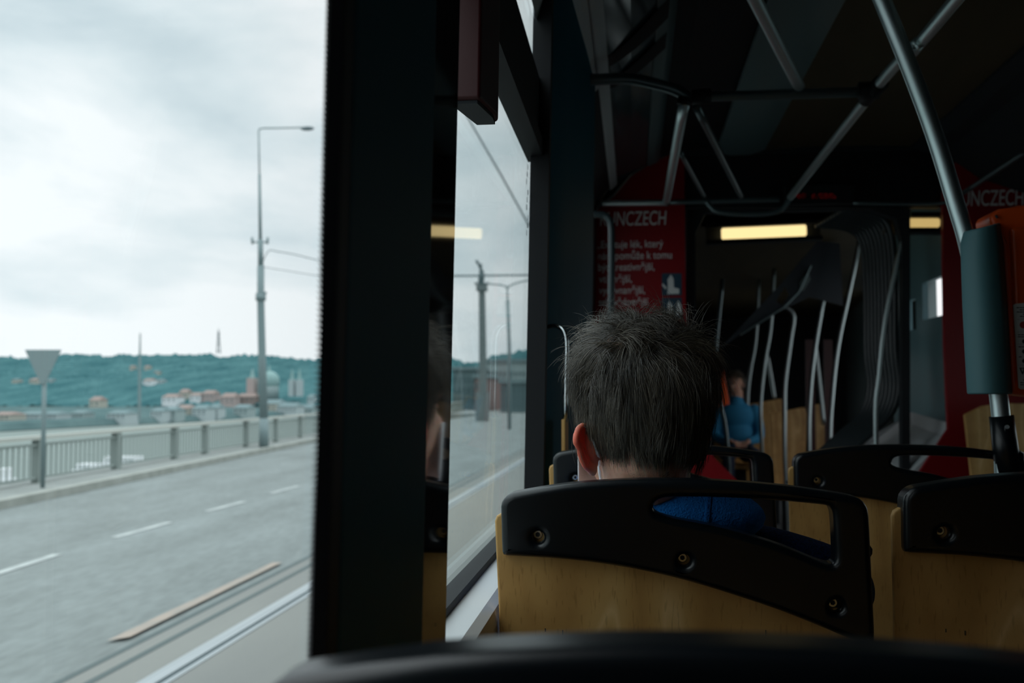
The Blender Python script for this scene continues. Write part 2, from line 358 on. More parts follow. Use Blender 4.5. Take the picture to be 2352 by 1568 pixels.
# etched maker's mark on the second pane, far edge
em = MB()
for k in range(9):
    em.box(WX+0.0015, WX+0.002, 2.045+0.012*(k % 3), 2.052+0.012*(k % 3)+0.004*(k % 2), EYE+0.33+k*0.018, EYE+0.341+k*0.018)
obj('etched_mark', em, 'trim', w2)
window('window_3', -2.6, -1.55, 'glass')
struct('trim_3', MB().box(WX-0.03, WX+0.03, -1.56, 0.13, SILL, WTOP, lean=LEAN), 'pillar')  # out of view; window cut short here to block light from behind
dr = struct('door_1', MB().box(WX-0.03, WX-0.025, 3.25, 4.55, FZ, WTOP, lean=LEAN), 'glass2')
obj('door_frame', MB().box(WX-0.04, WX-0.01, 3.25, 3.32, FZ, WTOP, lean=LEAN).box(WX-0.04, WX-0.01, 3.87, 3.94, FZ, WTOP, lean=LEAN).box(WX-0.04, WX-0.01, 4.48, 4.55, FZ, WTOP, lean=LEAN), 'rubber', dr)
# big pillar beside the camera: matte cover, serrated rubber edge, gloss black band that mirrors the saloon
PXI = -0.165
pil = thing('window_pillar', (PXI-0.03, 0.65, FZ), 'wide dark blue-grey pillar between the clear window and the reflecting pane', 'pillar')
pil['kind'] = 'structure'
yl = lambda px, x=PXI: PX(px, 800, x).y
Y0, Y1, Y2 = yl(758), yl(990), yl(1046)
obj('pillar_cover', MB().prism([[(PXI-0.05, Y0+0.17), (PXI-0.006, Y0+0.026), (PXI, Y0+0.03), (PXI, Y1-0.01), (PXI-0.008, Y1), (PXI-0.05, Y1)]],
    lambda a, b: (a-LEAN*1.1, b, FZ), lambda a, b: (a+LEAN*1.1, b, CZ)), 'pillar', pil, bevel=(0.004, 3))
obj('gloss_band', MB().box(PXI-0.05, PXI-0.004, Y1, Y2, FZ+0.3, CZ, lean=LEAN), 'frit', pil)
rb = MB().prism([[(PXI-0.05, Y0+0.165), (PXI-0.05, Y0+0.145), (PXI-0.006, Y0), (PXI, Y0+0.006), (PXI, Y0+0.028)]], lambda a, b: (a-LEAN*1.1, b, FZ), lambda a, b: (a+LEAN*1.1, b, CZ))
for k in range(300):
    z = EYE-0.45+k*0.0032; ox = LEAN*(z-EYE)
    rb.add([(PXI-0.012+ox, Y0+0.018, z), (PXI+0.0006+ox, Y0+0.008, z), (PXI+0.0006+ox, Y0+0.008, z+0.0022), (PXI-0.012+ox, Y0+0.018, z+0.0022), (PXI-0.0085+ox, Y0-0.001, z+0.0011)],
           [(0, 1, 4), (1, 2, 4), (2, 3, 4), (3, 0, 4), (3, 2, 1, 0)])
obj('ribbed_seal', rb, 'rubber', pil)
# second pillar
pil2 = tag(obj('window_pillar', MB().prism([[(WX+0.004, 2.12), (WX+0.035, 2.14), (WX+0.06, 2.25), (WX+0.085, 3.0), (WX+0.09, 3.12), (WX+0.0, 3.2)]], lambda a, b: (a-LEAN, b, FZ), lambda a, b: (a+LEAN, b, CZ)), 'pillar', bevel=(0.004, 2)),
    'dark pillar at the far end of the reflecting pane', 'pillar'); pil2['kind'] = 'structure'
struct('trim_4', MB().box(WX-0.004, WX+0.036, 2.085, 2.125, FZ, CZ, lean=LEAN), 'rubber')
# emergency box hanging on the window head
p0, p1 = PY(1070, 262, 1.16), PY(1128, 262, 1.16)
eb = thing('emergency_box', (p0.x+0.02, 1.2, p0.z), 'dark red box hanging down over the top of the reflecting window pane', 'emergency box')
obj('box_body', MB().prism([[(p0.x-0.012, 1.10), (p1.x-0.004, 1.10), (p1.x+0.006, 1.17), (p1.x+0.003, 1.20), (p0.x+0.004, 1.20)]], lambda a, b: (a, b, p0.z), lambda a, b: (a+0.009, b, WTOP+0.08)), 'redbox', eb, bevel=(0.004, 3))
obj('box_base', MB().prism([[(p0.x-0.008, 1.105), (p1.x-0.008, 1.105), (p1.x+0.001, 1.165), (p1.x, 1.195), (p0.x+0.008, 1.195)]], lambda a, b: (a, b, p0.z-0.004), lambda a, b: (a, b, p0.z+0.002)), 'dark', eb, label='grey-brown underside')

# roof: glossy cove on the left, dark ceiling, brown laminate middle, cove on the right
def strip(pts, y0, y1, th=0.02):
    m = MB()
    for (xa, za), (xb, zb) in zip(pts, pts[1:]):
        m.add([(xa, y0, za), (xb, y0, zb), (xb, y1, zb), (xa, y1, za), (xa, y0, za+th), (xb, y0, zb+th), (xb, y1, zb+th), (xa, y1, za+th)],
              [(0,1,2,3),(4,7,6,5),(0,4,5,1),(1,5,6,2),(2,6,7,3),(3,7,4,0)])
    return m
struct('ceiling', strip([(0.62, CZ+0.01), (0.8, CZ+0.02), (1.1, CZ+0.02), (1.3, CZ+0.01)], YB, YP), 'ceil')
struct('trim_5', strip([(0.10, EYE+1.12), (0.2, EYE+1.17), (0.42, CZ+0.03)], YB, YP), 'rubber')
struct('trim_6', strip([(0.40, CZ+0.0), (0.47, CZ-0.012), (0.56, CZ-0.012), (0.63, CZ+0.01)], YB, YP), 'trim', bevel=(0.003, 2))
struct('trim_7', strip([(-0.20, EYE+0.80), (-0.17, EYE+0.90), (-0.125, EYE+0.975), (-0.095, EYE+1.0)], YB, 3.2).add([], []), 'wallgrey')
struct('trim_8', strip([(-0.20, EYE+0.80), (-0.17, EYE+0.90), (-0.125, EYE+0.975), (-0.095, EYE+1.0)], 3.2, YP), 'dark')
struct('trim_9', strip([(-0.105, EYE+0.985), (-0.095, EYE+0.99), (-0.07, EYE+1.012)], YB, YP), 'wallgrey', bevel=(0.004, 2))
struct('trim_10', strip([(-0.07, EYE+1.02), (-0.0, EYE+1.065), (0.08, EYE+1.105)], YB, YP), 'poster_film')
struct('trim_11', strip([(0.075, EYE+1.095), (0.10, EYE+1.105), (0.125, EYE+1.115), (0.135, EYE+1.13)], YB, YP), 'trim', bevel=(0.004, 2))
struct('trim_12', strip([(1.3, CZ+0.0), (1.36, CZ-0.02), (1.44, CZ-0.03), (1.60, EYE+1.0), (2.12, EYE+0.8)], YB, YP), 'dark')
struct('roof_skin', MB().box(-0.24, XR+0.2, YB, YP+0.2, CZ+0.05, CZ+0.12), 'dark')
# poster frames: curved dark arcs glued to the cove glass
for k, (x0, y0, x1, y1, wdt) in enumerate(((1390, 130, 1545, -20, 44), (1398, 185, 1540, 60, 34))):
    def cz(px, py):
        d = ray(px, py); n = Vector((-0.5, 0, 1)); p = Vector((0, 0, EYE+1.058)); t = (p-C0).dot(n)/d.dot(n); return C0+d*t
    P = []
    for i in range(13):
        t = i/12; px = x0+(x1-x0)*t; py = y0+(y1-y0)*(t**1.25)
        P.append([cz(px, py), cz(px+2, py+wdt*(0.5+0.5*t))])
    mm = MB().grid(P).grid([[Vector(a)+Vector((0.002, 0, -0.003)) for a in r_] for r_ in P])
    single('cove_decal', mm, 'rubber', ('upper' if k == 0 else 'lower')+' of the two black curved bands on the glossy cove over the doors', 'decal', 'curved bands on the cove')
# right wall with windows, and the rear end
rw = MB().box(XR, XR+0.08, YB, YP, FZ-0.1, SILL).box(XR, XR+0.08, YB, YP, EYE+0.6, CZ+0.1)
for a, b in ((YB, 2.6), (3.6, YP)): rw.box(XR, XR+0.08, a, b, SILL, EYE+0.6)
struct('wall_right', rw, 'dark')
for i, (a, b) in enumerate(((2.6, 3.6),)):
    struct('window_%d' % (4+i), MB().box(XR+0.03, XR+0.036, a, b, SILL, EYE+0.6), 'glass2')
struct('wall_back', MB().box(-0.3, XR+0.1, YB-0.1, YB, FZ-0.1, CZ+0.1), 'dark')

# ================================================================== PARTITIONS + GANGWAY
def pp(px, py, Y=YP): p = PY(px, py, Y); return (p.x, p.z)
def wallpoly(pxs, Y, th=0.03): return MB().prism([[pp(a, b, Y) for a, b in pxs]], lambda a, b: (a, Y, b), lambda a, b: (a, Y+th, b))
left = [(1330, 520), (1385, 470), (1410, 452), (1450, 405), (1500, 372), (1545, 352), (1572, 348), (1575, 700), (1590, 990), (1640, 1050), (1700, 1110), (1740, 1500), (1330, 1500)]
part_l = thing('partition_panel', (0.0, YP, FZ), 'dark red partition left of the gangway printed with white lettering', 'partition')
obj('panel', wallpoly(left, YP), 'red', part_l)
right = [(2165, 470), (2166, 440), (2215, 330), (2300, 300), (2420, 330), (2600, 420), (2600, 1500), (2080, 1500), (2085, 1130), (2112, 1085), (2178, 985), (2170, 800)]
part_r = thing('partition_panel', (1.6, YP, FZ), 'dark red partition right of the gangway, behind the orange ticket machine', 'partition')
obj('panel', wallpoly(right, YP), 'red', part_r)
# dark filler above the partitions and lintel
struct('wall_front', wallpoly([(1300, -200), (2700, -200), (2700, 322), (2420, 322), (2300, 292), (2215, 322), (2160, 476), (1570, 476), (1570, 343), (1545, 345), (1500, 366), (1450, 398), (1410, 446), (1385, 464), (1300, 530)], YP+0.035, 0.05), 'rubber')
# lettering
def text(name, s, size, px, py, Y, mat, parent, sx=1.0, shear=0.0, right_px=None):
    c = bpy.data.curves.new(name, 'FONT'); c.body = s; c.size = size; c.extrude = 0.0008; c.shear = shear
    o = bpy.data.objects.new(name, c); COL.objects.link(o); bpy.context.view_layer.update()
    me = bpy.data.meshes.new_from_object(o.evaluated_get(bpy.context.evaluated_depsgraph_get())); bpy.data.objects.remove(o); bpy.data.curves.remove(c)
    p = PY(px, py, Y)
    xs = [v.co.x for v in me.vertices]; wdt = max(xs)-min(xs)
    if right_px: sx = (PY(right_px, py, Y).x-p.x)/wdt
    off = wloc(parent)
    for v in me.vertices: v.co = Vector((p.x+(v.co.x-min(xs))*sx, Y-0.002-v.co.z, p.z+v.co.y))-off
    me.materials.clear(); me.materials.append(M[mat])
    q = bpy.data.objects.new(name, me); COL.objects.link(q); q.parent = parent; return q
text('wordmark', 'RUNCZECH', 0.098, 1378, 519, YP, 'white_print', part_l, shear=0.12, right_px=1531)
lines = [('„Existuje lék, který', 570, 1372, 1523), ('nám pomůže k tomu', 596, 1374, 1543), ('být kreativnější,', 622, 1374, 1503), ('vtipnější,', 649, 1376, 1451), ('vyrovnanější,', 675, 1376, 1481), ('sebevědomější', 702, 1376, 1489), ('a šťastnější.', 728, 1376, 1470)]
for s_, y_, xa, xb in lines: text('slogan_line', s_, 0.052, xa, y_, YP, 'white_print', part_l, right_px=xb)
text('wordmark', 'RUNCZECH', 0.105, 2190, 474, YP, 'white_print', part_r, shear=0.12, right_px=2352)
# two small pictogram stickers
def quad(px0, py0, px1, py1, Y, th=0.002):
    a, b = PY(px0, py0, Y), PY(px1, py1, Y); return MB().box(a.x, b.x, Y-th, Y, b.z, a.z)
for k, (ya, yb) in enumerate(((628, 678), (684, 732))):
    st = obj('pictogram_sticker', quad(1520, ya, 1566, yb, YP), 'navy', part_l, label=('upper' if k == 0 else 'lower')+' navy pictogram sticker')
    a = lambda x, y: PY(x, y, YP-0.003)
    m = MB()
    if k == 0:
        m.prism([[(a(*q).x, a(*q).z) for q in ((1541, 630), (1547, 640), (1548, 660), (1560, 663), (1560, 674), (1533, 675), (1534, 650), (1533, 642))]], lambda x, z: (x, YP-0.004, z), lambda x, z: (x, YP-0.002, z))
        m.prism([[(a(*q).x, a(*q).z) for q in ((1522, 650), (1531, 660), (1529, 665), (1521, 655))]], lambda x, z: (x, YP-0.004, z), lambda x, z: (x, YP-0.002, z))
    else:
        for dx in (0, 21): m.prism([[(a(x+dx, y).x, a(x+dx, y).z) for x, y in ((1537, 690), (1544, 702), (1546, 724), (1532, 724), (1533, 702))]], lambda x, z: (x, YP-0.004, z), lambda x, z: (x, YP-0.002, z))
    obj('figure', m, 'white_print', st)
# display on the lintel
dsp = thing('passenger_display', (PY(1875, 452, YP).x, YP, PY(1875, 470, YP).z), 'black display with faint red dots on the beam over the gangway', 'display')
obj('display_housing', quad(1800, 430, 1960, 470, YP, 0.05), 'rubber', dsp, bevel=(0.004, 2))
m = MB(); rr = random.Random(3)
for gx0, ng in ((1829, 3), (1865, 5), (1899, 3)):
    for i in range(ng*3):
        for j in range(4):
            if rr.random() < 0.55:
                p = PY(gx0+i*2.4, 446+j*3, YP-0.052); m.box(p.x, p.x+0.003, YP-0.053, YP-0.051, p.z, p.z+0.003)
obj('red_digits', m, 'led', dsp)['kind'] = 'stuff'
# gangway: portal frame, lamp, bellows
struct('trim_13', MB().prism([[pp(a, b, 4.95) for a, b in ((1576, 476), (2084, 476), (2084, 1500), (2066, 1500), (2066, 940), (2066, 560), (2052, 505), (1990, 484), (1620, 492), (1596, 540), (1600, 1500), (1560, 1500))]], lambda a, b: (a, 4.90, b), lambda a, b: (a, 4.96, b)), 'dark')
def bellow(left=False):
    m = MB()
    for k in range(9):
        Y = 5.0+k*0.055
        base = [(1930, 482), (2010, 492), (2046, 530), (2056, 640), (2058, 800), (2066, 890), (2045, 955), (1985, 1010), (1905, 1085), (1860, 1130)]
        pts = []
        for a, b in base:
            p = PY(a, b, 5.0); x = p.x - (0.10 if False else 0)*k
            pts.append(Vector((p.x-0.005*k, Y, p.z)))
        if left: pts = [Vector((1.83-p.x, p.y, p.z)) for p in pts]
        m.tube(spline(pts, 5), 0.015, 8)
    return m
single('gangway_bellows', bellow(), 'bellows', 'ribbed black rubber bellows on the right side of the gangway', 'bellows', smooth=True)
m = MB()
for k in range(9): m.tube([Vector((0.30, 5.62+k*0.08, EYE-1.2)), Vector((0.30, 5.62+k*0.08, EYE+1.1))], 0.03, 8)
single('gangway_bellows', m, 'bellows', 'ribbed black rubber bellows on the left side of the gangway', 'bellows', smooth=True)
single('edge_strip', MB().tube(spline([PY(2037, 560, 5.9), PY(2047, 760, 5.9), PY(2050, 880, 5.9), PY(2035, 950, 5.9), PY(2018, 985, 5.9)], 6), 0.012, 8), 'steel', 'pale steel edge strip along the right-hand gangway bellows', 'strip', smooth=True)
# grey gangway side wall with a small bright window
gx = 1.56
def gp(px, py): p = PX(px, py, gx); return (p.y, p.z)
wy = [gp(2118, 655)[0], gp(2163, 655)[0]]; wz0, wz1 = EYE+0.40, EYE+0.60
gw = MB()
for (ya, yb, za, zb) in ((4.84, wy[1], FZ, CZ), (wy[0], 5.74, FZ, CZ), (5.92, 6.25, FZ, CZ), (5.74, 5.92, FZ, EYE+0.36), (5.74, 5.92, EYE+0.53, CZ), (wy[1], wy[0], FZ, wz0), (wy[1], wy[0], wz1, CZ)):
    gw.box(gx, gx+0.03, min(ya, yb), max(ya, yb), za, zb)
struct('wall_gangway', gw, 'gangway')
# light grey ledge above the bogie at the right of the gangway
a = [PY(2182, 972, YP+0.06), PY(2094, 946, 5.6), PY(1990, 1010, 5.6), PY(1900, 1100, 5.6), PY(1990, 1160, YP+0.06), PY(2130, 1160, YP+0.06)]
bs = [p+Vector((0, 0, -0.05)) for p in a]
struct('trim_14', MB().add(a+bs, [(0,1,2,3,4,5), (11,10,9,8,7,6)]+[(i, (i+1) % 6, 6+(i+1) % 6, 6+i) for i in range(6)]), 'wallgrey')
# warm ceiling lamp, and a glowing bar in place of its reflection
def lamp(x0, y0, x1, y1, Y, dz, mat, label, grp='lit lamps by the gangway'):
    a, b = PY(x0, y0, Y), PY(x1, y1, Y); t = thing('lamp_or_reflection', ((a.x+b.x)/2, Y, (a.z+b.z)/2), label, 'lamp', grp)
    ax = (b-a).normalized(); c = (a+b)/2; up = Vector((0, 0, 1)); ay = up.cross(ax).normalized(); az = ax.cross(ay)
    h = (b-a).length/2
    obj('diffuser', MB().obox(c, ax, ay, az, h, 0.02, dz), mat, t, bevel=(0.012, 3))
    hs = MB().obox(c+az*(dz+0.016)+ay*0.02, ax, ay, az, h+0.09, 0.045, 0.012)
    hs.obox(c-az*(dz+0.016)+ay*0.02, ax, ay, az, h+0.09, 0.045, 0.012); hs.obox(c+ay*0.05, ax, ay, az, h+0.09, 0.01, dz+0.02)
    obj('housing', hs, 'dark', t)
    return t
lamp(1657, 537, 1852, 529, 6.2, 0.034, 'lamp', 'long warm lit lamp above the gangway, tilted up to the right')
lamp(2074, 512, 2158, 512, 5.05, 0.022, 'lamp_reflection', 'short dim glowing bar standing in for a lamp reflection, high beside the right-hand partition')  # not a lamp: glowing bar added where the long one is mirrored

# ================================================================== FAR TRAM SECTION (bends a little)
BA = R(-7); FP = Vector((0.87, 6.3, 0))
def far(x, y, z): v = Matrix.Rotation(BA, 3, 'Z') @ Vector((x, y, 0)); return Vector((FP.x+v.x, FP.y+v.y, z))
def farbox(m, x0, x1, y0, y1, z0, z1):
    m.add([far(x, y, z) for x in (x0, x1) for y in (y0, y1) for z in (z0, z1)], [(0,1,3,2),(4,6,7,5),(0,4,5,1),(2,3,7,6),(0,2,6,4),(1,5,7,3)])
FL = 9.0; FF = FZ-0.15
m = MB(); farbox(m, -1.2, 1.2, -0.1, FL, FF-0.1, FF); struct('floor_far', m, 'floor')
m = MB(); farbox(m, -1.2, 1.2, -0.1, FL, CZ, CZ+0.08); struct('ceiling_far', m, 'ceil')
m = MB()
for za, zb in ((FF, EYE-0.35), (EYE+0.5, CZ)): farbox(m, -1.25, -1.15, -0.1, FL, za, zb)
for ya, yb in ((-0.1, 5.0), (6.5, FL)): farbox(m, -1.25, -1.15, ya, yb, EYE-0.35, EYE+0.5)
struct('wall_far_left', m, 'dark')
m = MB()
for za, zb in ((FF, EYE-0.35), (EYE+0.9, CZ)): farbox(m, 1.15, 1.25, -0.1, FL, za, zb)
for ya, yb in ((-0.1, 0.15), (1.9, 2.6), (3.6, 5.0), (6.0, FL)): farbox(m, 1.15, 1.25, ya, yb, EYE-0.35, EYE+0.9)
struct('wall_far_right', m, 'cove')
m = MB(); farbox(m, -1.25, 1.25, FL, FL+0.1, FF, CZ); struct('wall_far_end', m, 'dark')
# gangway outer skins so no daylight leaks between the two sections
struct('wall_gangway_left', MB().box(-0.35, -0.28, 4.7, 6.7, FF-0.1, EYE-0.3).box(-0.35, -0.28, 4.7, 6.7, EYE+0.75, CZ+0.1).box(-0.35, -0.28, 5.55, 6.7, EYE-0.3, EYE+0.75), 'dark')  # gap in the left skin added to light the right panel and ledge
struct('ceiling_gangway', MB().box(-0.35, 2.3, 4.8, 6.9, CZ+0.0, CZ+0.07), 'dark')
struct('floor_gangway', MB().box(-0.35, 2.3, 4.8, 6.5, FF-0.1, FF), 'floor')
m = MB(); farbox(m, -1.25, -1.1, -0.4, 0.1, FF, CZ+0.05); struct('wall_far_corner', m, 'dark')
m = MB(); farbox(m, 1.15, 1.25, -0.1, 0.05, FF, CZ+0.05); struct('wall_far_corner_right', m, 'dark')
# red screens inside the far section
for k, (px, Y) in enumerate(((1892, 9.0), (1850, 10.5))):
    a, b = PY(px, 780, Y), PY(px+24, 1010, Y)
    single('draught_screen', MB().box(a.x, b.x, Y, Y+0.03, FF, a.z), 'redbox', ('nearest dark red screen in the far section, between the bent poles', 'dark red screen further down the far section', 'dark red screen at the left of the far section, behind the blue jacket')[k], 'screen', 'red screens in the far section')
# advert frame hanging along the ceiling of the far section
fr = thing('advert_frame', PY(1770, 680, 8.6), 'black slanting advert frame hanging under the far ceiling', 'advert frame')
A, B, C_, D_ = PY(1650, 800, 9.5), PY(1880, 545, 7.4), PY(1880, 640, 7.4), PY(1700, 765, 9.5)
fpx = [(1655, 800), (1800, 645), (1880, 552), (1932, 556), (1940, 700), (1862, 680), (1790, 715), (1715, 758)]
Yf = 7.6; mm = MB().prism([[(PY(a, b, Yf).x, PY(a, b, Yf).z) for a, b in fpx], [(PY(a, b, Yf).x, PY(a, b, Yf).z) for a, b in ((1785, 690), (1806, 655), (1816, 675), (1800, 700))]], lambda a, b: (a, Yf+0.05, b), lambda a, b: (a, Yf+0.09, b))
obj('frame', mm, 'ink', fr); ed = MB().tube([PY(1700, 768, Yf), PY(1800, 705, Yf), PY(1835, 670, Yf), PY(1862, 610, Yf)], 0.010, 8); obj('frame_edge', ed, 'bars', fr)
obj('pane', MB().prism([[(PY(a, b, Yf).x, PY(a, b, Yf).z) for a, b in ((1838, 650), (1858, 618), (1864, 640), (1846, 668))]], lambda a, b: (a, Yf+0.04, b), lambda a, b: (a, Yf+0.048, b)), 'cove', fr)

# bent grab poles of the far section
polesp = [([(2085, 500), (2062, 600), (2035, 730), (2020, 860), (2012, 1005)], 4.93, 0.0125, 'rightmost bent steel pole, just inside the gangway bellows'),
          ([(1965, 600), (1948, 680), (1925, 790), (1912, 900), (1906, 1030)], 7.2, 0.017, 'bent pole second from the right in the far section'),
          ([(1895, 660), (1885, 720), (1872, 800), (1861, 900), (1858, 1025)], 7.8, 0.019, 'bent bright pole standing before the nearest red screen'),
          ([(1795, 700), (1822, 722), (1816, 780), (1803, 880), (1802, 960), (1803, 1050)], 8.5, 0.019, 'bent bright pole with a forked top above the wooden seat'),
          ([(1770, 750), (1757, 830), (1747, 930), (1750, 1035)], 9.3, 0.018, 'bent pole third from the left in the far section'),
          ([(1736, 780), (1724, 850), (1717, 920), (1719, 1025)], 10.2, 0.018, 'bent pole in front of the blue jacket'),
          ([(1762, 815), (1772, 870), (1779, 915)], 10.8, 0.018, 'short leaning bar between the bent poles of the far section'),
          ([(1872, 790), (1881, 870), (1892, 975)], 9.0, 0.020, 'leaning bar crossing in front of the red screen')]
for pts, Y, r_, lab in polesp:
    P = [PY(a, b, Y) for a, b in pts]
    if len(pts) > 3: P.append(Vector((P[-1].x+0.02, Y, FF)))
    top = [Vector((P[0].x+0.04, Y, CZ))] if (len(pts) > 3 and 'forked' not in lab) else []
    single('grab_pole', MB().tube(spline(top+P, 5), r_, 10), 'farsteel', lab, 'pole', 'bent grab poles in the far section', smooth=True)
single('grab_pole', MB().tube(spline([PY(1660, 640, 6.9), PY(1625, 830, 6.9) if False else PY(1640, 860, 6.9), PY(1655, 930, 6.9), PY(1672, 1040, 6.9), PY(1700, 1500, 6.9)], 5), 0.014, 10), 'bars', 'thin dark pole close to the right of the passenger\'s head', 'pole', smooth=True)

# ================================================================== CEILING RAILS OF THE NEAR SECTION
rails = thing('ceiling_handrail', PY(1600, 220, 2.95), 'grey tubular handrail network hanging under the ceiling', 'handrail')
def rail(pts, r_, mat='bars', name='rail_tube', lab=None): return obj(name, MB().tube(spline(pts, 6), r_, 14), mat, rails, smooth=True, label=lab)
YA = 2.95
rail([PY(1300, 187, YA), PY(1360, 183, YA), PY(1440, 181, YA), PY(1500, 192, YA-0.0), PY(1555, 208, YA), PY(1583, 228, YA)], 0.0175)
rail([PY(1583, 222, YA), PY(1700, 220, YA), PY(1990, 211, YA)], 0.015)
rail([PY(1572, 232, YA), PY(1530, 465, 4.72)], 0.017, 'steel')
_a = PY(2200, -6, 2.25); rail([Vector((_a.x+0.01, -1.5, _a.z)), _a, PY(2104, 102, 2.52), PY(2010, 205, YA), PY(1815, 453, 4.6)], 0.0155, 'steel')
rail([PY(1815, 453, 4.6), PY(1798, 478, 4.6), PY(1770, 489, 4.6), PY(1720, 492, 4.6), PY(1665, 489, 4.6), PY(1640, 482, 4.6), PY(1622, 462, 4.6)], 0.0125)
rail([PY(1372, 467, 4.68), PY(1530, 465, 4.68)], 0.015, 'steel')
rail([PY(1530, 465, 4.68), PY(1790, 457, 4.68)], 0.012)
_b = PY(1730, -10, 2.25); _c = PY(1836, 200, YA); rail([_b-(_c-_b)*1.2, _b, PY(1836, 200, YA)], 0.0165, 'steel')
rail([PY(1600, 245, 3.1), PY(1702, 450, 4.6)], 0.013)
rail([PY(1563, 350, 3.7), PY(1617, 450, 4.55)], 0.010)
rail([PY(2400, 320, 4.2), PY(2215, 441, 4.7)], 0.011)
rail([PY(2215, 441, 4.7), PY(2185, 462, 4.7), PY(2120, 468, 4.7), PY(1960, 466, 4.7)], 0.009)
obj('tee_joint', MB().tube([PY(1588, 223, YA), PY(1632, 221, YA)], 0.023, 14).tube([PY(1572, 225, YA), PY(1570, 240, YA)], 0.020, 14), 'rubber', rails, smooth=True)
p = PY(1995, 206, YA); obj('clamp', MB().tube([PY(1972, 209, YA), PY(2018, 207, YA)], 0.026, 14).tube([PY(1988, 228, YA+0.06), PY(2024, 190, YA-0.06)], 0.023, 14), 'rubber', rails, smooth=True, label='black clamp')
# door-side rails at left
single('door_handrail', MB().tube(spline([PY(1330, 488, 3.9), PY(1370, 492, 3.9), PY(1392, 496, 3.9), PY(1403, 515, 3.9), PY(1405, 560, 3.9), PY(1404, 700, 3.9), PY(1400, 1200, 3.9), PY(1399, 1300, 3.9)], 6), 0.0135, 12), 'darktube',
       'dark bent door handrail rising in front of the printed slogan', 'handrail', smooth=True)
single('door_pole', MB().tube([PY(1307, 480, 3.2), PY(1306, 780, 3.2), PY(1300, 1250, 3.2)], 0.005, 10), 'steel', 'thin steel rod along the dark wall left of the passenger\'s head', 'pole', smooth=True)
rbx = quad(1311, 560, 1330, 668, 3.05, 0.04)
single('door_button_box', rbx, 'redbox', 'small dark red box on the wall left of the slogan partition', 'box')
# post with chrome D-handle and wooden upright beyond the next row (mirrored in the pane)
HX = PY(1297, 1000, 2.12).x
up = thing('seat_side_post', (HX, 2.12, FZ), 'narrow wooden upright with a bright handle left of the passenger', 'post')
a, b = PY(1291, 962, 2.12), PY(1300, 962, 2.12)
obj('wooden_upright', MB().box(a.x, b.x, 2.10, 2.20, FZ, a.z), 'wood', up, bevel=(0.002, 2))
ht, hbm = PY(1300, 752, 2.12), PY(1300, 962, 2.12)
obj('bright_handle', MB().tube(spline([Vector((WX+0.03, 2.14, ht.z)), Vector((ht.x-0.02, 2.13, ht.z+0.004)), Vector((ht.x, 2.12, ht.z-0.02)), Vector((ht.x, 2.12, ht.z-0.1)), Vector((hbm.x-0.001, 2.12, hbm.z+0.02)), Vector((hbm.x-0.003, 2.14, hbm.z-0.004))], 6), 0.0055, 10), 'chrome', up, smooth=True)

# ================================================================== SEATS
YS = 1.20; TILT = 0.10
def sp(px, py):
    n = Vector((0, 1, TILT)); p = Vector((0, YS, EYE-0.1)); d = ray(px, py); t = (p-C0).dot(n)/d.dot(n); q = C0+d*t; return (q.x, q.z)
def sy(z): return YS - TILT*(z-(EYE-0.1))
root_s = Vector((0.05, YS+0.05, FZ))
seat = thing('tram_chair', root_s, 'wooden tram seat with black handle frame, directly behind the passenger in blue', 'seat', 'beech tram seats')
outer_px = [(1157, 1262), (1155, 1200), (1154, 1160), (1160, 1143), (1175, 1131), (1200, 1125), (1300, 1109), (1400, 1101), (1480, 1098), (1600, 1099), (1700, 1104), (1800, 1113), (1880, 1124), (1940, 1133), (1968, 1142), (1983, 1157), (1989, 1180),
            (1993, 1260), (1997, 1340), (2000, 1400), (2002, 1462), (1996, 1474), (1982, 1473), (1960, 1466), (1910, 1445), (1850, 1420), (1780, 1393), (1700, 1366), (1620, 1341), (1540, 1319), (1450, 1300), (1360, 1286), (1270, 1277), (1180, 1272), (1165, 1270)]
hole_px = [(1500, 1160), (1506, 1148), (1520, 1141), (1545, 1138), (1620, 1138), (1700, 1141), (1780, 1146), (1850, 1152), (1892, 1157), (1903, 1163), (1908, 1175), (1910, 1200), (1912, 1240), (1913, 1275), (1908, 1288), (1895, 1289), (1860, 1277), (1800, 1252), (1730, 1229), (1660, 1209), (1600, 1197), (1550, 1188), (1515, 1178), (1503, 1170)]
# the rim of the handle: bottom edge deeper
scr_px = [(1236, 1226), (1567, 1279), (1911, 1382)]
loops = [[sp(*q) for q in smooth_loop(outer_px, 2)], [sp(*q) for q in smooth_loop(hole_px, 2)]]
for q in scr_px:
    c = sp(*q); c = (c[0]+0.0015, c[1]-0.0015); loops.append(arc(c[0], c[1], 0.0070, 360, 15, 23))
cap = obj('handle_frame', rprism(loops, 0.0088, lambda a, b, d: (a, sy(b)-0.020+d, b), 0.036, 5, 0.004), 'black', seat, wn=True)
for q in scr_px:
    c = sp(*q); y = sy(c[1]); mm = MB()
    mm.tube([(c[0], y-0.004, c[1]), (c[0], y+0.003, c[1])], [0.0058, 0.0065], 16); s1 = obj('screw', mm, 'chrome', cap, smooth=False, bevel=(0.001, 2))
    obj('socket', MB().tube([(c[0], y-0.0046, c[1]), (c[0], y-0.0030, c[1])], 0.0030, 6), 'ink', s1)
    obj('recess_plate', MB().tube([(c[0]+0.0015, y+0.001, c[1]-0.0015), (c[0]+0.0015, y+0.004, c[1]-0.0015)], 0.0118, 16), 'black', cap)
wl = [(1158, 1900), (1146, 1400), (1138, 1220), (1137, 1196), (1141, 1184), (1152, 1177), (1175, 1178), (1300, 1200), (1500, 1245), (1700, 1310), (1860, 1385), (1960, 1400), (2003, 1402), (2006, 1470), (2010, 1900)]
wpoly = [sp(*q) for q in wl]
back = obj('backrest', rprism([wpoly], 0.003, lambda a, b, d: (a, sy(b)-0.003+d, b), 0.012, 3, 0.003), 'wood', seat, wn=True)
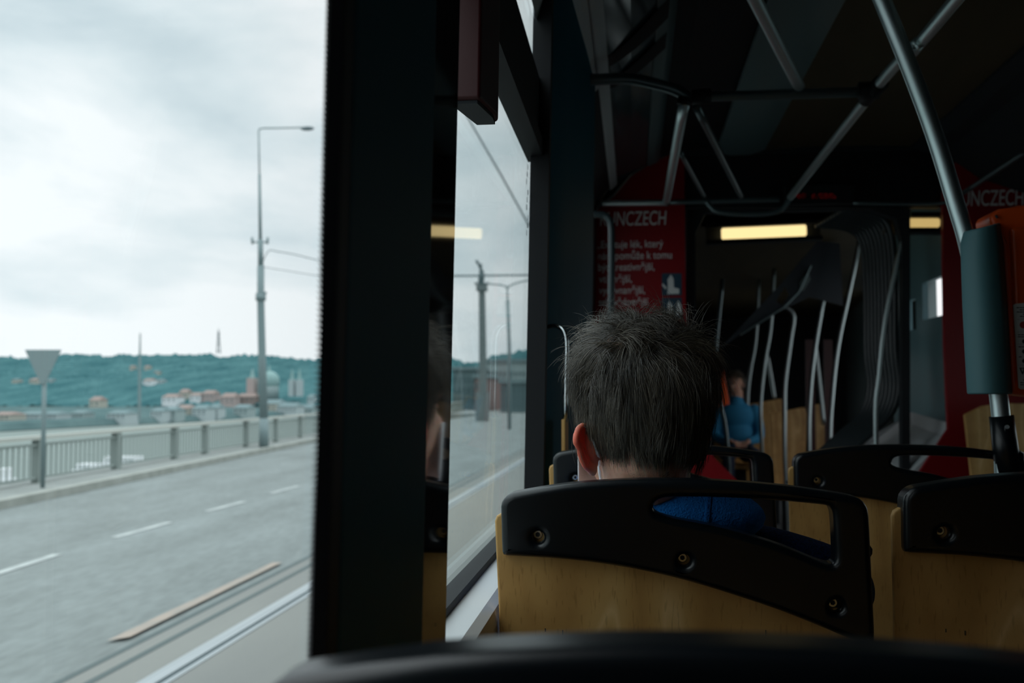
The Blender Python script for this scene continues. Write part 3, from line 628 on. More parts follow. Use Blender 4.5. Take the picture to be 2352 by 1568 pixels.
xl, xr = sp(1158, 1800)[0], sp(2000, 1800)[0]; zb = sp(1500, 1900)[1]
# seat pan (curved plywood), support and pedestal
P = []
for i in range(11):
    t = i/10; y = YS+0.06+0.42*t; z = zb+0.015-0.03*math.sin(t*math.pi)+(0.0 if t < .85 else -0.03*(t-.85)/.15)
    P.append([Vector((xl+0.004+(xr-xl-0.008)*k/8, y, z+0.012*((k-4)/4)**2)) for k in range(9)])
pan = MB().grid(P).grid([[p+Vector((0, 0, -0.014)) for p in row] for row in P]); o = obj('seat_pan', pan, 'wood', seat, smooth=True)
obj('seat_support', MB().box(xl+0.04, xr-0.04, YS+0.08, YS+0.4, zb-0.06, zb-0.02), 'dark', seat, bevel=(0.008, 2))
obj('pedestal', MB().box(-0.04, 0.16, YS+0.12, YS+0.34, FZ+0.02, zb-0.06).box(-0.08, 0.20, YS+0.08, YS+0.38, FZ, FZ+0.02), 'dark', seat, bevel=(0.006, 2))
# dark scuffs in the veneer
for (x, y, l_) in ((1252, 1441, 9), (1292, 1445, 12), (1757, 1445, 18), (1762, 1462, 14)):
    a = sp(x, y); obj('scratch', MB().box(a[0], a[0]+0.001+0.0005*(l_ % 3), sy(a[1])-0.0034, sy(a[1])-0.003, a[1]-l_*0.00045, a[1]), 'dark', back)
# side arm linking seat to its neighbour (dark, seen past the right edge)
ar = sp(1996, 1290); ar2 = sp(2034, 1380); ar3 = sp(2037, 1500)
PITCH = 0.78
dxa = (sp(2157, 1217)[0]-sp(1236, 1226)[0]); dza = (sp(2157, 1217)[1]-sp(1236, 1226)[1])
def place(o, dx, dy, dz, lab, grp='beech tram seats'):
    o.location = root_s+Vector((dx, dy, dz)); o['label'] = lab; o['group'] = grp
def seat_copy(dx, dy, dz, lab): o = copy_tree(seat); place(o, dx, dy, dz, lab); return o
seat_copy(dxa, 0, dza, 'wooden tram seat with black frame cut by the right edge of the photo')
seat_copy(0.0, -PITCH, 0.0, 'nearest black seat top, blurred along the bottom of the photo')
seat_copy(dxa, -PITCH, 0.0, 'seat top blurred at the bottom right corner of the photo')
seat_copy(0.0, PITCH, 0.004, 'wooden seat in front of the passenger, its black corner left of the ear')
seat_copy(dxa, PITCH, 0.004, 'seat with open handle below the orange ticket machine')
single('side_bar', MB().tube(spline([Vector((ar[0], YS+0.03, ar[1]+0.01)), Vector((ar2[0]-0.006, YS+0.16, ar2[1]+0.0)), Vector((ar3[0]-0.008, YS+0.2, ar3[1])), Vector((ar3[0]-0.008, YS+0.2, ar3[1]-0.12))], 6), 0.009, 10), 'black',
       'black bar between the seat behind the passenger and the seat to its right', 'armrest', smooth=True)
# seats in the far section, facing the camera
for k, (px, Y, lab) in enumerate(((1810, 9.0, 'brightest wooden seat back in the far section, behind the forked pole'), (1760, 10.6, 'wooden seat back beside the blue jacket in the far section'), (1868, 10.6, 'small wooden seat back right of the forked pole'))):
    c = PY(px, 940, Y); t = thing('passenger_chair', (c.x, Y, FF), lab, 'seat', 'seats in the far section')
    wdt = (0.17, 0.19, 0.14)[k]
    ztop = PY(px, (935, 915, 925)[k], Y).z
    obj('backrest', MB().prism([[(c.x-wdt+0.04, FF+0.45), (c.x+wdt-0.04, FF+0.45), (c.x+wdt, ztop-0.05), (c.x+wdt-0.03, ztop), (c.x-wdt+0.02, ztop-0.06)]], lambda a, b: (a, Y+0.1*(b-FF-0.45), b), lambda a, b: (a, Y+0.1*(b-FF-0.45)+0.02, b)), 'wood', t, bevel=(0.005, 2))
    obj('seat_pan', MB().box(c.x-wdt+0.02, c.x+wdt-0.02, Y-0.42, Y+0.01, FF+0.42, FF+0.45), 'wood', t, bevel=(0.01, 2))
    obj('pedestal', MB().box(c.x-0.08, c.x+0.08, Y-0.3, Y-0.1, FF, FF+0.42), 'dark', t)
# wooden seat in front of the red partition, right
Yw = 4.35
t = thing('passenger_chair', PY(2300, 1050, Yw)*1.0, 'tall wooden seat back under the orange ticket machine, before the red partition', 'seat'); t.location.z = FZ
obj('backrest', MB().prism([[pp(a, b, Yw) for a, b in ((2215, 952), (2256, 932), (2300, 926), (2410, 926), (2450, 950), (2450, 1400), (2265, 1400))]], lambda a, b: (a, Yw, b), lambda a, b: (a, Yw+0.02, b)), 'wood', t, bevel=(0.005, 2))
x0_, x1_ = pp(2270, 1400, Yw)[0], pp(2440, 1400, Yw)[0]; zz = pp(2300, 1400, Yw)[1]
obj('seat_pan', MB().box(x0_, x1_, Yw-0.42, Yw, zz, zz+0.025), 'wood', t, bevel=(0.01, 2))
obj('pedestal', MB().box(x0_+0.08, x1_-0.08, Yw-0.3, Yw-0.1, FZ, zz), 'dark', t)

# ================================================================== POLE + TICKET MACHINE
YV = 1.95
pol = thing('grab_pole', PY(2290, 1090, YV), 'bright steel pole curving up to the ceiling from the seat corner', 'pole')
obj('pole_tube', MB().tube(spline([PY(1878, -455, YV), PY(1925, -290, YV), PY(1975, -120, YV), PY(2026, 0, YV), PY(2095, 170, YV), PY(2150, 320, YV), PY(2196, 470, YV), PY(2222, 560, YV), PY(2262, 740, YV), PY(2286, 860, YV), PY(2296, 930, YV), PY(2302, 1000, YV), PY(2306, 1100, YV)], 6), 0.0165, 20), 'steel', pol, smooth=True)
obj('pole_socket', MB().tube([PY(2300, 955, YV), PY(2318, 1100, YV)], [0.0215, 0.0235], 20).tube([PY(2308, 1035, YV), PY(2335, 1045, YV), PY(2340, 1110, YV)], 0.014, 12), 'black', pol, smooth=True)
obj('socket_screw', MB().tube([PY(2313, 980, YV-0.026), PY(2313, 980, YV-0.018)], 0.004, 10), 'chrome', pol)
val = thing('ticket_machine', PY(2300, 910, YV), 'orange ticket machine with grey casing mounted on the steel pole', 'ticket machine')
# curved grey casing wrapping the pole
prof = []
L0, L1 = PY(2204, 560, YV-0.03), PY(2316, 560, YV-0.03)
def vpoly(pxs, ya, yb): return MB().prism([[pp(a, b, ya) for a, b in pxs]], lambda a, b: (a, ya, b), lambda a, b: (a, yb, b))
rows = []
for py, xa, xb, xc in ((532, 2213, 2290, 2298), (560, 2205, 2296, 2306), (580, 2206, 2297, 2307), (700, 2210, 2306, 2316), (800, 2215, 2311, 2321), (905, 2221, 2316, 2326)):
    row = []
    for i in range(13):
        a_ = math.pi*(i/12); 
        u = i/12; px = xa+(xb-xa)*u; dep = YV-0.015-0.045*math.sin(u*math.pi*0.62+0.35)
        off_y = -18*u if py == 532 else 0
        row.append(PY(px, py+off_y, dep))
    row.append(PY(xc, py-(22 if py == 532 else 0), YV+0.01)); row.append(PY(xc, py-(20 if py == 532 else 0), YV+0.06)); row.append(PY(xa+8, py, YV+0.06))
    rows.append(row)
mb = MB().grid(rows, closed=True); k = len(rows[0])
mb.f.append(tuple(range(k))); mb.mi.append(0); n_ = len(mb.v); mb.f.append(tuple(range(n_-k, n_))[::-1]); mb.mi.append(0)
obj('casing', mb, 'cover', val, bevel=(0.003, 2))
ob = [(2272, 500), (2280, 487), (2296, 478), (2316, 476), (2340, 470), (2420, 468), (2470, 490), (2480, 920), (2322, 905), (2300, 560)]
obj('orange_body', vpoly(ob, YV+0.0, YV+0.09), 'orange', val, bevel=(0.010, 4))
obj('orange_hood', MB().tube(spline([PY(2330, 905, YV-0.0), PY(2316, 620, YV-0.0), PY(2312, 540, YV-0.0), PY(2318, 505, YV-0.0), PY(2352, 490, YV), PY(2420, 485, YV)], 5), 0.006, 8).add([], []), 'orange', val, smooth=True) if False else None
face = vpoly([(2322, 520), (2345, 520), (2420, 520), (2440, 560), (2450, 880), (2340, 880), (2330, 700)], YV-0.012, YV+0.01)
obj('front_panel', face, 'orange', val, bevel=(0.008, 3))
obj('hood_slot', MB().tube([PY(2287, 494, YV-0.004), PY(2291, 501, YV-0.004)], 0.0022, 8), 'ink', val)
YF = YV-0.0125
lab_ = obj('instruction_label', MB().prism([[pp(a, b, YF) for a, b in ((2327, 700), (2333, 697), (2420, 690), (2426, 890), (2345, 894), (2339, 890))]], lambda a, b: (a, YF-0.001, b), lambda a, b: (a, YF+0.0005, b)), 'paper', val)
ink = MB(); rr = random.Random(5)
for i, y in enumerate(list(range(706, 730, 5))+[768, 773, 796, 819, 845, 872, 878, 883]):
    for x in range(2334, 2400, 7):
        if rr.random() < 0.85:
            p = PY(x+(y-700)*0.05, y, YF); ink.box(p.x, p.x+0.0045, YF-0.0016, YF-0.001, p.z-0.0012, p.z+0.0005)
for y in (733, 762, 790, 838): p = PY(2336, y, YF); ink.box(p.x, p.x+0.06, YF-0.0016, YF-0.001, p.z-0.0003, p.z)
for y in (784, 807, 829): p = PY(2352, y, YF); ink.tube([(p.x, YF-0.0016, p.z), (p.x, YF-0.001, p.z)], 0.004, 12)
obj('small_print', ink, 'ink', lab_)
p = PY(2350, 746, YF); obj('red_emblem', MB().tube([(p.x, YF-0.0018, p.z), (p.x, YF-0.001, p.z)], 0.0065, 14), 'redink', lab_)
text('bold_letters', 'W', 0.018, 2341, 860, YF-0.001, 'ink', lab_)

# ================================================================== PASSENGER
YH = 1.33
def hp(px, py, Y=YH): return PY(px, py, Y)
def remesh(mb, voxel, smooth_it=8):
    me = bpy.data.meshes.new('tmp'); me.from_pydata(mb.v, [], mb.f); o = bpy.data.objects.new('tmp', me); COL.objects.link(o)
    r_ = o.modifiers.new('r', 'REMESH'); r_.mode = 'VOXEL'; r_.voxel_size = voxel; r_.use_smooth_shade = True
    s_ = o.modifiers.new('s', 'SMOOTH'); s_.iterations = smooth_it; s_.factor = 0.5
    dg = bpy.context.evaluated_depsgraph_get(); dg.update(); out = bpy.data.meshes.new_from_object(o.evaluated_get(dg)); bpy.data.objects.remove(o); bpy.data.meshes.remove(me)
    return out
def limb(mb, pts, rs, n=16):
    sp_ = spline(pts, 5); rr_ = []
    for i in range(len(sp_)):
        t = i/(len(sp_)-1)*(len(rs)-1); a_ = int(min(t, len(rs)-2)); rr_.append(rs[a_]+(rs[a_+1]-rs[a_])*(t-a_))
    mb.tube(sp_, rr_, n)
    mb.ellipsoid(pts[0], (rs[0],)*3, nu=14, nv=8); mb.ellipsoid(pts[-1], (rs[-1],)*3, nu=14, nv=8)
HC = hp(1471, 908)                                    # centre of the braincase
HR = Matrix.Rotation(R(25), 3, 'Z') @ Matrix.Rotation(R(2), 3, 'X')
def hl(x, y, z): return HC + HR @ Vector((x, y, z))    # head frame: x right, y face, z up
SH = hp(1490, 1150, 1.37)                             # base of the neck
def build_body(hl, HR, SH, HCc, fine):
    b = MB()
    b.ellipsoid(hl(0, -0.004, 0.0), (0.080, 0.097, 0.092), HR, 32, 24)
    for s in (-1, 1): b.ellipsoid(hl(s*0.028, -0.010, 0.026), (0.050, 0.078, 0.060), HR)
    b.ellipsoid(hl(0, 0.035, -0.045), (0.064, 0.062, 0.085), HR)          # face
    b.ellipsoid(hl(0, 0.050, -0.100), (0.043, 0.045, 0.035), HR)          # jaw and chin
    b.ellipsoid(hl(0, 0.088, -0.118), (0.020, 0.016, 0.016), HR)
    b.ellipsoid(hl(0, 0.104, -0.055), (0.011, 0.018, 0.013), HR); b.ellipsoid(hl(0, 0.094, -0.035), (0.009, 0.012, 0.025), HR)   # nose
    b.ellipsoid(hl(0, 0.092, -0.083), (0.024, 0.010, 0.006), HR); b.ellipsoid(hl(0, 0.091, -0.093), (0.020, 0.010, 0.007), HR)   # lips
    b.ellipsoid(hl(0, 0.083, -0.006), (0.050, 0.014, 0.012), HR)                                       # brow
    for s in (-1, 1):
        b.ellipsoid(hl(s*0.030, 0.080, -0.022), (0.013, 0.011, 0.010), HR)
        b.ellipsoid(hl(s*0.042, 0.064, -0.045), (0.018, 0.020, 0.016), HR)
    limb(b, [hl(0, -0.010, -0.05), hl(0, -0.020, -0.10), SH+Vector((0, 0.005, 0.01)), SH+Vector((0, 0.03, -0.06))], [0.060, 0.057, 0.058, 0.060], 24)
    # torso, shoulders, arms, legs
    T = SH
    b.ellipsoid(T+Vector((0, 0.01, -0.15)), (0.135, 0.085, 0.13)); b.ellipsoid(T+Vector((0, 0.0, -0.30)), (0.155, 0.105, 0.18)); b.ellipsoid(T+Vector((0, 0.02, -0.50)), (0.160, 0.12, 0.12))
    for s in (-1, 1):
        limb(b, [T+Vector((s*0.05, 0.0, -0.02)), T+Vector((s*0.11, 0.005, -0.065))], [0.045, 0.045])
        hip = T+Vector((s*0.09, 0.06, -0.55)); knee = hip+Vector((s*0.025, 0.36, 0.02)); ankle = knee+Vector((0, 0.02, -0.40)); 
        limb(b, [hip, (hip+knee)/2, knee], [0.085, 0.075, 0.055]); limb(b, [knee, (knee+ankle)/2, ankle], [0.055, 0.052, 0.036])
        limb(b, [ankle+Vector((0, -0.02, -0.03)), ankle+Vector((0, 0.14, -0.05))], [0.035, 0.030])
    return b
body = build_body(hl, HR, SH, HC, True)
def ear(b, s):
    # an oval rim, a folded plate and a lobe, flaring back from the skull
    base = hl(-0.070, -0.006, -0.069) if s < 0 else hl(0.058, 0.004, -0.069)
    u = (HR @ Vector((s*0.80, -0.60, 0.0))).normalized()        # outwards, back
    w = (HR @ Vector((-s*0.02, 0.10, 1.0))).normalized()       # up
    w = (w + u*0.28).normalized(); nrm = u.cross(w).normalized()
    rim = []
    for i in range(15):
        a = R(100-235*i/14)
        rad = 0.028 if a > 0 else 0.030
        rim.append(base+w*(math.sin(a)*rad+0.004)+u*(0.014+math.cos(a)*(0.026 if a > 0 else 0.019)))
    b.tube(rim, [0.0045]*11+[0.005, 0.0055, 0.006, 0.006], 10)
    P = []
    for i in range(13):
        a = R(95-215*i/12); row = []
        for j in range(4):
            f = j/3; rad = 0.027*f; row.append(base+w*(math.sin(a)*rad+0.003)+u*(0.012+f*math.cos(a)*(0.025 if a > 0 else 0.018))+nrm*(0.006*(1-f)*s))
        P.append(row)
    b.grid(P); b.grid([[q+nrm*0.004 for q in row] for row in P])
    b.ellipsoid(base+u*0.006+w*0.002, (0.013, 0.013, 0.022), Matrix((u, nrm, w)).transposed())
    b.ellipsoid(base+u*0.010-w*0.026, (0.008, 0.007, 0.010), Matrix((u, nrm, w)).transposed())
    return base
eL = ear(body, -1); eR = ear(body, 1)
# hands folded on the lap, left hand; the arms are hidden in the sleeves
T = SH
elbowL = T+Vector((-0.115, 0.06, -0.34)); wristL = T+Vector((-0.07, 0.26, -0.42))
shR = PY(1705, 1285, 1.36); elbowR = PY(1925, 1345, 1.36); wristR = elbowR+Vector((0.0, 0.24, -0.09))
limb(body, [T+Vector((-0.115, 0.005, -0.085)), elbowL, wristL], [0.045, 0.036, 0.024]); limb(body, [shR, elbowR, wristR], [0.042, 0.034, 0.024])
def hand(b, wr, dirv, side):
    d = dirv.normalized(); upv = Vector((0, 0, 1)); lat = d.cross(upv).normalized()*side; upv = lat.cross(d)*side
    b.ellipsoid(wr+d*0.05, (0.045, 0.042, 0.015), Matrix((d, lat, d.cross(lat))).transposed())
    for i, (o_, ln) in enumerate(((-0.030, 0.062), (-0.010, 0.075), (0.010, 0.080), (0.030, 0.072))):
        p0_ = wr+d*0.085+lat*o_; p1_ = p0_+d*ln*0.5+Vector((0, 0, -0.004)); p2_ = p1_+d*ln*0.35+Vector((0, 0, -0.018)); p3_ = p2_+d*ln*0.1+Vector((0, 0, -0.018))
        b.tube([p0_-d*0.02, p0_, p1_, p2_, p3_], [0.009, 0.0088, 0.008, 0.0075, 0.006], 8)
    q = wr+d*0.03+lat*0.038; b.tube([q-lat*0.01, q+lat*0.012+d*0.02, q+lat*0.018+d*0.05], [0.011, 0.010, 0.0075], 8)
hand(body, wristL, Vector((0.5, 0.6, -0.1)), 1); hand(body, wristR, Vector((0.3, 0.9, -0.35)), -1)
bm_ = remesh(body, 0.0026, 5)
person = bpy.data.objects.new('person', bm_); COL.objects.link(person); bm_.materials.clear(); bm_.materials.append(M['skin'])
tag(person, 'short-haired person in blue fleece seen from behind, white mask loop on the ear', 'person')
co = np.empty(len(bm_.vertices)*3); bm_.vertices.foreach_get('co', co); co = co.reshape(-1, 3)
fl = np.zeros(len(co))
for e_ in (eL, eR):
    d_ = np.linalg.norm(co-np.array(hl(-0.095 if e_ is eL else 0.095, -0.02, -0.066)), axis=1); fl = np.maximum(fl, np.clip((0.042-d_)/0.018, 0, 1))
at_ = bm_.attributes.new('flush', 'FLOAT', 'POINT'); at_.data.foreach_set('value', fl.astype(np.float32))
# clothes
def shell(mb, voxel, mat, name, parent=person, sm=6, label=None):
    me = remesh(mb, voxel, sm); o = bpy.data.objects.new(name, me); COL.objects.link(o); o.parent = parent; me.materials.clear(); me.materials.append(M[mat])
    if label: o['label'] = label
    return o
TV = T+Vector((0, 0, -0.030))
v = MB()
v.ellipsoid(T+Vector((0, 0.005, -0.15)), (0.150, 0.100, 0.135)); v.ellipsoid(T+Vector((0, 0.0, -0.30)), (0.160, 0.118, 0.19)); v.ellipsoid(T+Vector((0, 0.02, -0.50)), (0.165, 0.14, 0.11))
for s in (-1, 1): limb(v, [TV+Vector((s*0.04, -0.012, -0.012)), TV+Vector((s*0.08, -0.012, -0.030)), TV+Vector((s*0.113, -0.005, -0.060))], [0.056, 0.060, 0.062])
v.ellipsoid(TV+Vector((0.0, -0.03, -0.025)), (0.12, 0.065, 0.055)); v.ellipsoid(PY(1570, 1185, 1.32), (0.105, 0.055, 0.042))
fle = shell(v, 0.004, 'fleece', 'fleece_vest')
cl = MB(); P = []
for i in range(5):
    row = []
    for j in range(28):
        a = 2*math.pi*j/28; rr_ = (0.072, 0.068, 0.067, 0.070, 0.076)[i]; row.append(T+Vector((rr_*1.05*math.cos(a), 0.005+rr_*math.sin(a), -0.030+(0, 0.012, 0.020, 0.018, 0.002)[i]+0.0*a)))
    P.append(row)
obj('collar', MB().grid(P, closed=True), 'fleece', person, smooth=True).modifiers.new('s', 'SOLIDIFY').thickness = 0.004
# stitched seam down the back
sm = MB(); dgp = None
me_f = fle.data
from mathutils.bvhtree import BVHTree
bvh = BVHTree.FromPolygons([v_.co[:] for v_ in me_f.vertices], [p_.vertices[:] for p_ in me_f.polygons])
xs_ = PY(1627, 1180, 1.30)
def surf(px, py):
    d = ray(px, py).normalized(); h = bvh.ray_cast(C0, d); return h[0]
seam_pts = [surf(1629-(y-1138)*0.10, y) for y in range(1118, 1250, 3)]; seam_pts = [q for q in seam_pts if q]
if len(seam_pts) > 4:
    for dx in (-0.0022, 0.0022): sm.tube([q+Vector((dx, -0.0004, 0)) for q in seam_pts], 0.0011, 6)
    for q in seam_pts: sm.tube([q+Vector((-0.003, -0.001, 0)), q+Vector((0.003, -0.001, 0.0005))], 0.0007, 5)
    obj('stitched_seam', sm, 'fleece', fle, smooth=True)
sl = MB(); limb(sl, [shR+Vector((-0.03, 0.0, 0.0)), shR+Vector((0.03, 0.0, -0.002)), elbowR, (elbowR+wristR)/2, wristR-(wristR-elbowR)*0.1], [0.048, 0.047, 0.045, 0.042, 0.034], 20)
limb(sl, [T+Vector((-0.115, 0.0, -0.095)), elbowL, wristL-(wristL-elbowL)*0.1], [0.056, 0.048, 0.034], 20)
shell(sl, 0.004, 'knit', 'knitted_sleeves')
tr = MB()
for s in (-1, 1):
    hip = T+Vector((s*0.09, 0.06, -0.55)); knee = hip+Vector((s*0.025, 0.36, 0.02)); ankle = knee+Vector((0, 0.02, -0.38))
    limb(tr, [hip, (hip+knee)/2, knee], [0.098, 0.086, 0.066]); limb(tr, [knee, (knee+ankle)/2, ankle], [0.066, 0.063, 0.052])
tr.ellipsoid(T+Vector((0, 0.03, -0.55)), (0.17, 0.13, 0.10))
shell(tr, 0.006, 'jeans', 'trousers')
for s in (-1, 1):
    sho = MB(); ankle = T+Vector((s*0.115, 0.44, -0.93)); limb(sho, [ankle+Vector((0, -0.02, -0.04)), ankle+Vector((0, 0.15, -0.055))], [0.046, 0.040]); shell(sho, 0.006, 'rubber', 'shoe')
# mask: loop behind the left ear, white mask over mouth and nose
sk = BVHTree.FromPolygons([v_.co[:] for v_ in bm_.vertices], [p_.vertices[:] for p_ in bm_.polygons])
def onskin(px, py, lift=0.002):
    d = ray(px, py).normalized(); h = sk.ray_cast(C0, d)
    q = h[0] if h[0] is not None and h[3] < 1.6 else PY(px, py, YH-0.02)
    return q-d*lift
st = MB(); lp = [onskin(x, y) for x, y in ((1341, 979), (1347, 984), (1355, 998), (1362, 1012), (1369, 1030), (1374, 1048), (1376, 1066), (1378, 1085), (1381, 1104), (1386, 1130))]
sp_ = spline(lp, 4)
P = []
for q in sp_: P.append([q+Vector((-0.0024, 0.0012, 0.0008)), q+Vector((-0.001, -0.0005, 0)), q+Vector((0.001, -0.0005, 0)), q+Vector((0.0024, 0.0012, -0.0008)), q+Vector((0, 0.0025, 0))])
mask = obj('face_mask', MB().grid([[hl(0.085*math.sin(R(a))*0.82, 0.028+0.088*math.cos(R(a))*(1.0-0.10*(k/5)), -0.045-0.016*k) for a in range(-62, 63, 6)] for k in range(6)]), 'strap', person, smooth=True)
mask.modifiers.new('s', 'SOLIDIFY').thickness = 0.002
obj('ear_loop', MB().grid(P, closed=True), 'strap', mask, smooth=True)

# ---- hair: many fine tapered strands
def hair(parent, hl, HR, HC, nstr, seed, bvh_, thick=0.00036):
    rng = np.random.default_rng(seed); RM = np.array(HR); hc = np.array(HC)
    ax = np.array((0.081, 0.098, 0.093)); cen = np.array((0, -0.004, 0.0))
    V = []; Fc = []; tone = []; NS = 8
    whorl = np.array((-0.28, -0.66, 0.70)); whorl /= np.linalg.norm(whorl)
    cnt = 0; tries = 0; ring = 3
    clump_dirs = rng.normal(size=(700, 3)); clump_dirs /= np.linalg.norm(clump_dirs, axis=1)[:, None]
    clump_off = rng.normal(size=(700, 3)); clump_t = rng.random(700); clump_l = rng.random(700)
    while cnt < nstr and tries < nstr*8:
        tries += 1
        n = rng.normal(size=3); n /= np.linalg.norm(n)
        if n[1] > 0.15 and n[2] < 0.42: continue
        if n[1] > -0.05 and n[2] < -0.35: continue
        wd_ = RM @ n
        h = bvh_.ray_cast(Vector(hc+wd_*0.35), Vector(-wd_))
        if h[0] is None: continue
        w = np.array(h[0])-hc; p = w @ RM
        if w[2] < -0.110+rng.normal()*0.008: continue
        if w[2] < -0.035 and (w[0] < -0.094+(-0.035-w[2])*1.2+rng.normal()*0.003 or w[0] > 0.098-(-0.035-w[2])*0.35): continue
        nn = n/ax; nn /= np.linalg.norm(nn)
        t = n-whorl*np.dot(n, whorl); t /= max(1e-6, np.linalg.norm(t)); t = t-nn*np.dot(t, nn)
        sw = np.cross(nn, t)
        dwn = np.array((0, 0, -1.0)); dv = dwn-nn*np.dot(dwn, nn); dl = np.linalg.norm(dv)
        if dl > 1e-3: dv /= dl
        top = np.clip((n[2]-0.05)/0.75, 0, 1)
        k = np.argmax(clump_dirs @ n); co_ = clump_off[k]
        d0 = t*(0.30+0.6*top)+dv*(1.0*(1-top))+sw*0.30*top
        d0 = d0+(co_-nn*np.dot(co_, nn))*(0.36+0.42*top)+rng.normal(size=3)*0.15
        d0 /= np.linalg.norm(d0)
        lift = 0.45+0.24*top*clump_l[k]+0.15*rng.random()
        L_ = (0.050+0.006*top)*(0.6+0.45*rng.random()+0.25*clump_l[k])
        if w[2] < -0.05: f_ = min(1, (-0.05-w[2])/0.05); lift = lift*(1-f_)+0.10*f_; L_ *= 1-0.62*f_
        if rng.random() < 0.02: lift = min(0.9, lift+0.3); L_ *= 1.15
        d = d0*math.sqrt(max(0.05, 1-lift*lift))+nn*lift
        seg = L_/(NS-1); q = p.copy(); pts = [q.copy()]
        for i in range(NS-1):
            d = d+dwn*(0.09+0.10*(1-top))*(1.0)+dv*0.05-nn*(0.22*lift)+rng.normal(size=3)*0.03
            d /= np.linalg.norm(d); q = q+d*seg
            if w[2] > -0.05:
                r2 = (q-cen)/ax; l2 = np.linalg.norm(r2); mn = 1.02+0.02*i*(0.5+clump_l[k])*0.5
                if l2 < mn: q = cen+ax*r2/l2*mn
            pts.append(q.copy())
        pts = np.array(pts) @ RM.T + hc
        base = len(V); tn = np.clip(0.1+0.8*clump_t[k]+rng.normal()*0.2, 0, 1)
        for i in range(NS):
            dd = pts[min(i+1, NS-1)]-pts[max(i-1, 0)]; dd /= np.linalg.norm(dd)+1e-9
            a = np.cross(dd, (0.3, 0.2, 0.93)); a /= np.linalg.norm(a)+1e-9; b = np.cross(dd, a); rad = thick*(1-0.85*(i/(NS-1))**1.5)
            for j in range(ring):
                an = 2*math.pi*j/ring; V.append(pts[i]+(a*math.cos(an)+b*math.sin(an))*rad); tone.append(tn)
        for i in range(NS-1):
            for j in range(ring):
                Fc.append((base+i*ring+j, base+i*ring+(j+1) % ring, base+(i+1)*ring+(j+1) % ring, base+(i+1)*ring+j))
        cnt += 1
    me = bpy.data.meshes.new('hair'); off = np.array(wloc(parent)); me.from_pydata((np.array(V)-off).tolist(), [], Fc)
    me.polygons.foreach_set('use_smooth', [True]*len(me.polygons)); a_ = me.attributes.new('tone', 'FLOAT', 'POINT'); a_.data.foreach_set('value', np.array(tone, dtype=np.float32))
    me.materials.append(M['hair']); o = bpy.data.objects.new('hair', me); COL.objects.link(o); o.parent = parent; o['kind'] = 'stuff'; return o
hair(person, hl, HR, HC, 30000, 4, sk)
scalp = MB(); P = []
for i in range(19):
    a = math.pi*0.70*i/18; row = []
    for j in range(36):
        b_ = 2*math.pi*j/36; lim = a
        if math.sin(b_) > 0.1: lim = min(a, math.pi*(0.40))
        row.append(hl(0.0825*math.sin(lim)*math.cos(b_), -0.004+0.0995*math.sin(lim)*math.sin(b_), 0.0945*math.cos(lim)))
    P.append(row)
sc_ = obj('hair_base', MB().grid(P, closed=True), 'hair', person, smooth=True)

# ================================================================== FAR PASSENGER IN A BLUE JACKET
YQ = 9.9
q0 = PY(1692, 975, YQ)
HC2 = Vector((q0.x, YQ, q0.z+0.42)); HR2 = Matrix.Rotation(R(150), 3, 'Z'); hl2 = lambda x, y, z: HC2+HR2 @ Vector((x, y, z)); SH2 = HC2+Vector((0, 0, -0.19))
fb = MB()
fb.ellipsoid(hl2(0, 0, 0), (0.076, 0.092, 0.09), HR2, 16, 12); fb.ellipsoid(hl2(0, 0.035, -0.05), (0.058, 0.055, 0.075), HR2, 16, 12); fb.ellipsoid(hl2(0, 0.095, -0.05), (0.010, 0.015, 0.014), HR2, 8, 6)
for s in (-1, 1): fb.ellipsoid(hl2(s*0.078, 0.0, -0.04), (0.008, 0.016, 0.028), HR2, 8, 6)
limb(fb, [hl2(0, -0.02, -0.05), SH2+Vector((0, 0, -0.05))], [0.055, 0.065])
fb.ellipsoid(SH2+Vector((0, 0, -0.15)), (0.16, 0.09, 0.14)); fb.ellipsoid(SH2+Vector((0, 0, -0.35)), (0.15, 0.10, 0.18))
for s in (-1, 1):
    a_ = SH2+Vector((s*0.17, 0, -0.09)); e_ = SH2+Vector((s*0.21, -0.05, -0.33)); w_ = SH2+Vector((s*0.08, -0.26, -0.38)); limb(fb, [a_, e_, w_], [0.045, 0.036, 0.025])
    hand(fb, w_, Vector((-s*0.4, -0.8, -0.1)), s)
    hip = SH2+Vector((s*0.09, -0.04, -0.50)); kn = hip+Vector((s*0.03, -0.40, 0.0)); an = kn+Vector((0, -0.02, -0.38)); limb(fb, [hip, kn], [0.08, 0.055]); limb(fb, [kn, an, an+Vector((0, -0.12, -0.03))], [0.052, 0.038, 0.032])
me = remesh(fb, 0.006, 4); fmesh = me; fp = bpy.data.objects.new('person', me); COL.objects.link(fp); me.materials.clear(); me.materials.append(M['skin'])
tag(fp, 'small distant seated person in a bright blue jacket, far section of the tram', 'person')
jk = MB(); jk.ellipsoid(SH2+Vector((0, 0, -0.15)), (0.18, 0.11, 0.15)); jk.ellipsoid(SH2+Vector((0, 0, -0.35)), (0.17, 0.12, 0.20)); limb(jk, [SH2+Vector((0, 0, 0.0)), SH2+Vector((0, 0, -0.1))], [0.07, 0.09])
for s in (-1, 1):
    a_ = SH2+Vector((s*0.17, 0, -0.09)); e_ = SH2+Vector((s*0.21, -0.05, -0.33)); w_ = SH2+Vector((s*0.09, -0.24, -0.38)); limb(jk, [a_, e_, w_], [0.06, 0.05, 0.036])
shell(jk, 0.008, 'brace', 'jacket', fp, 4)
jt = MB()
for s in (-1, 1):
    hip = SH2+Vector((s*0.09, -0.04, -0.50)); kn = hip+Vector((s*0.03, -0.40, 0.0)); an = kn+Vector((0, -0.02, -0.36)); limb(jt, [hip, kn], [0.095, 0.065]); limb(jt, [kn, an], [0.062, 0.048])
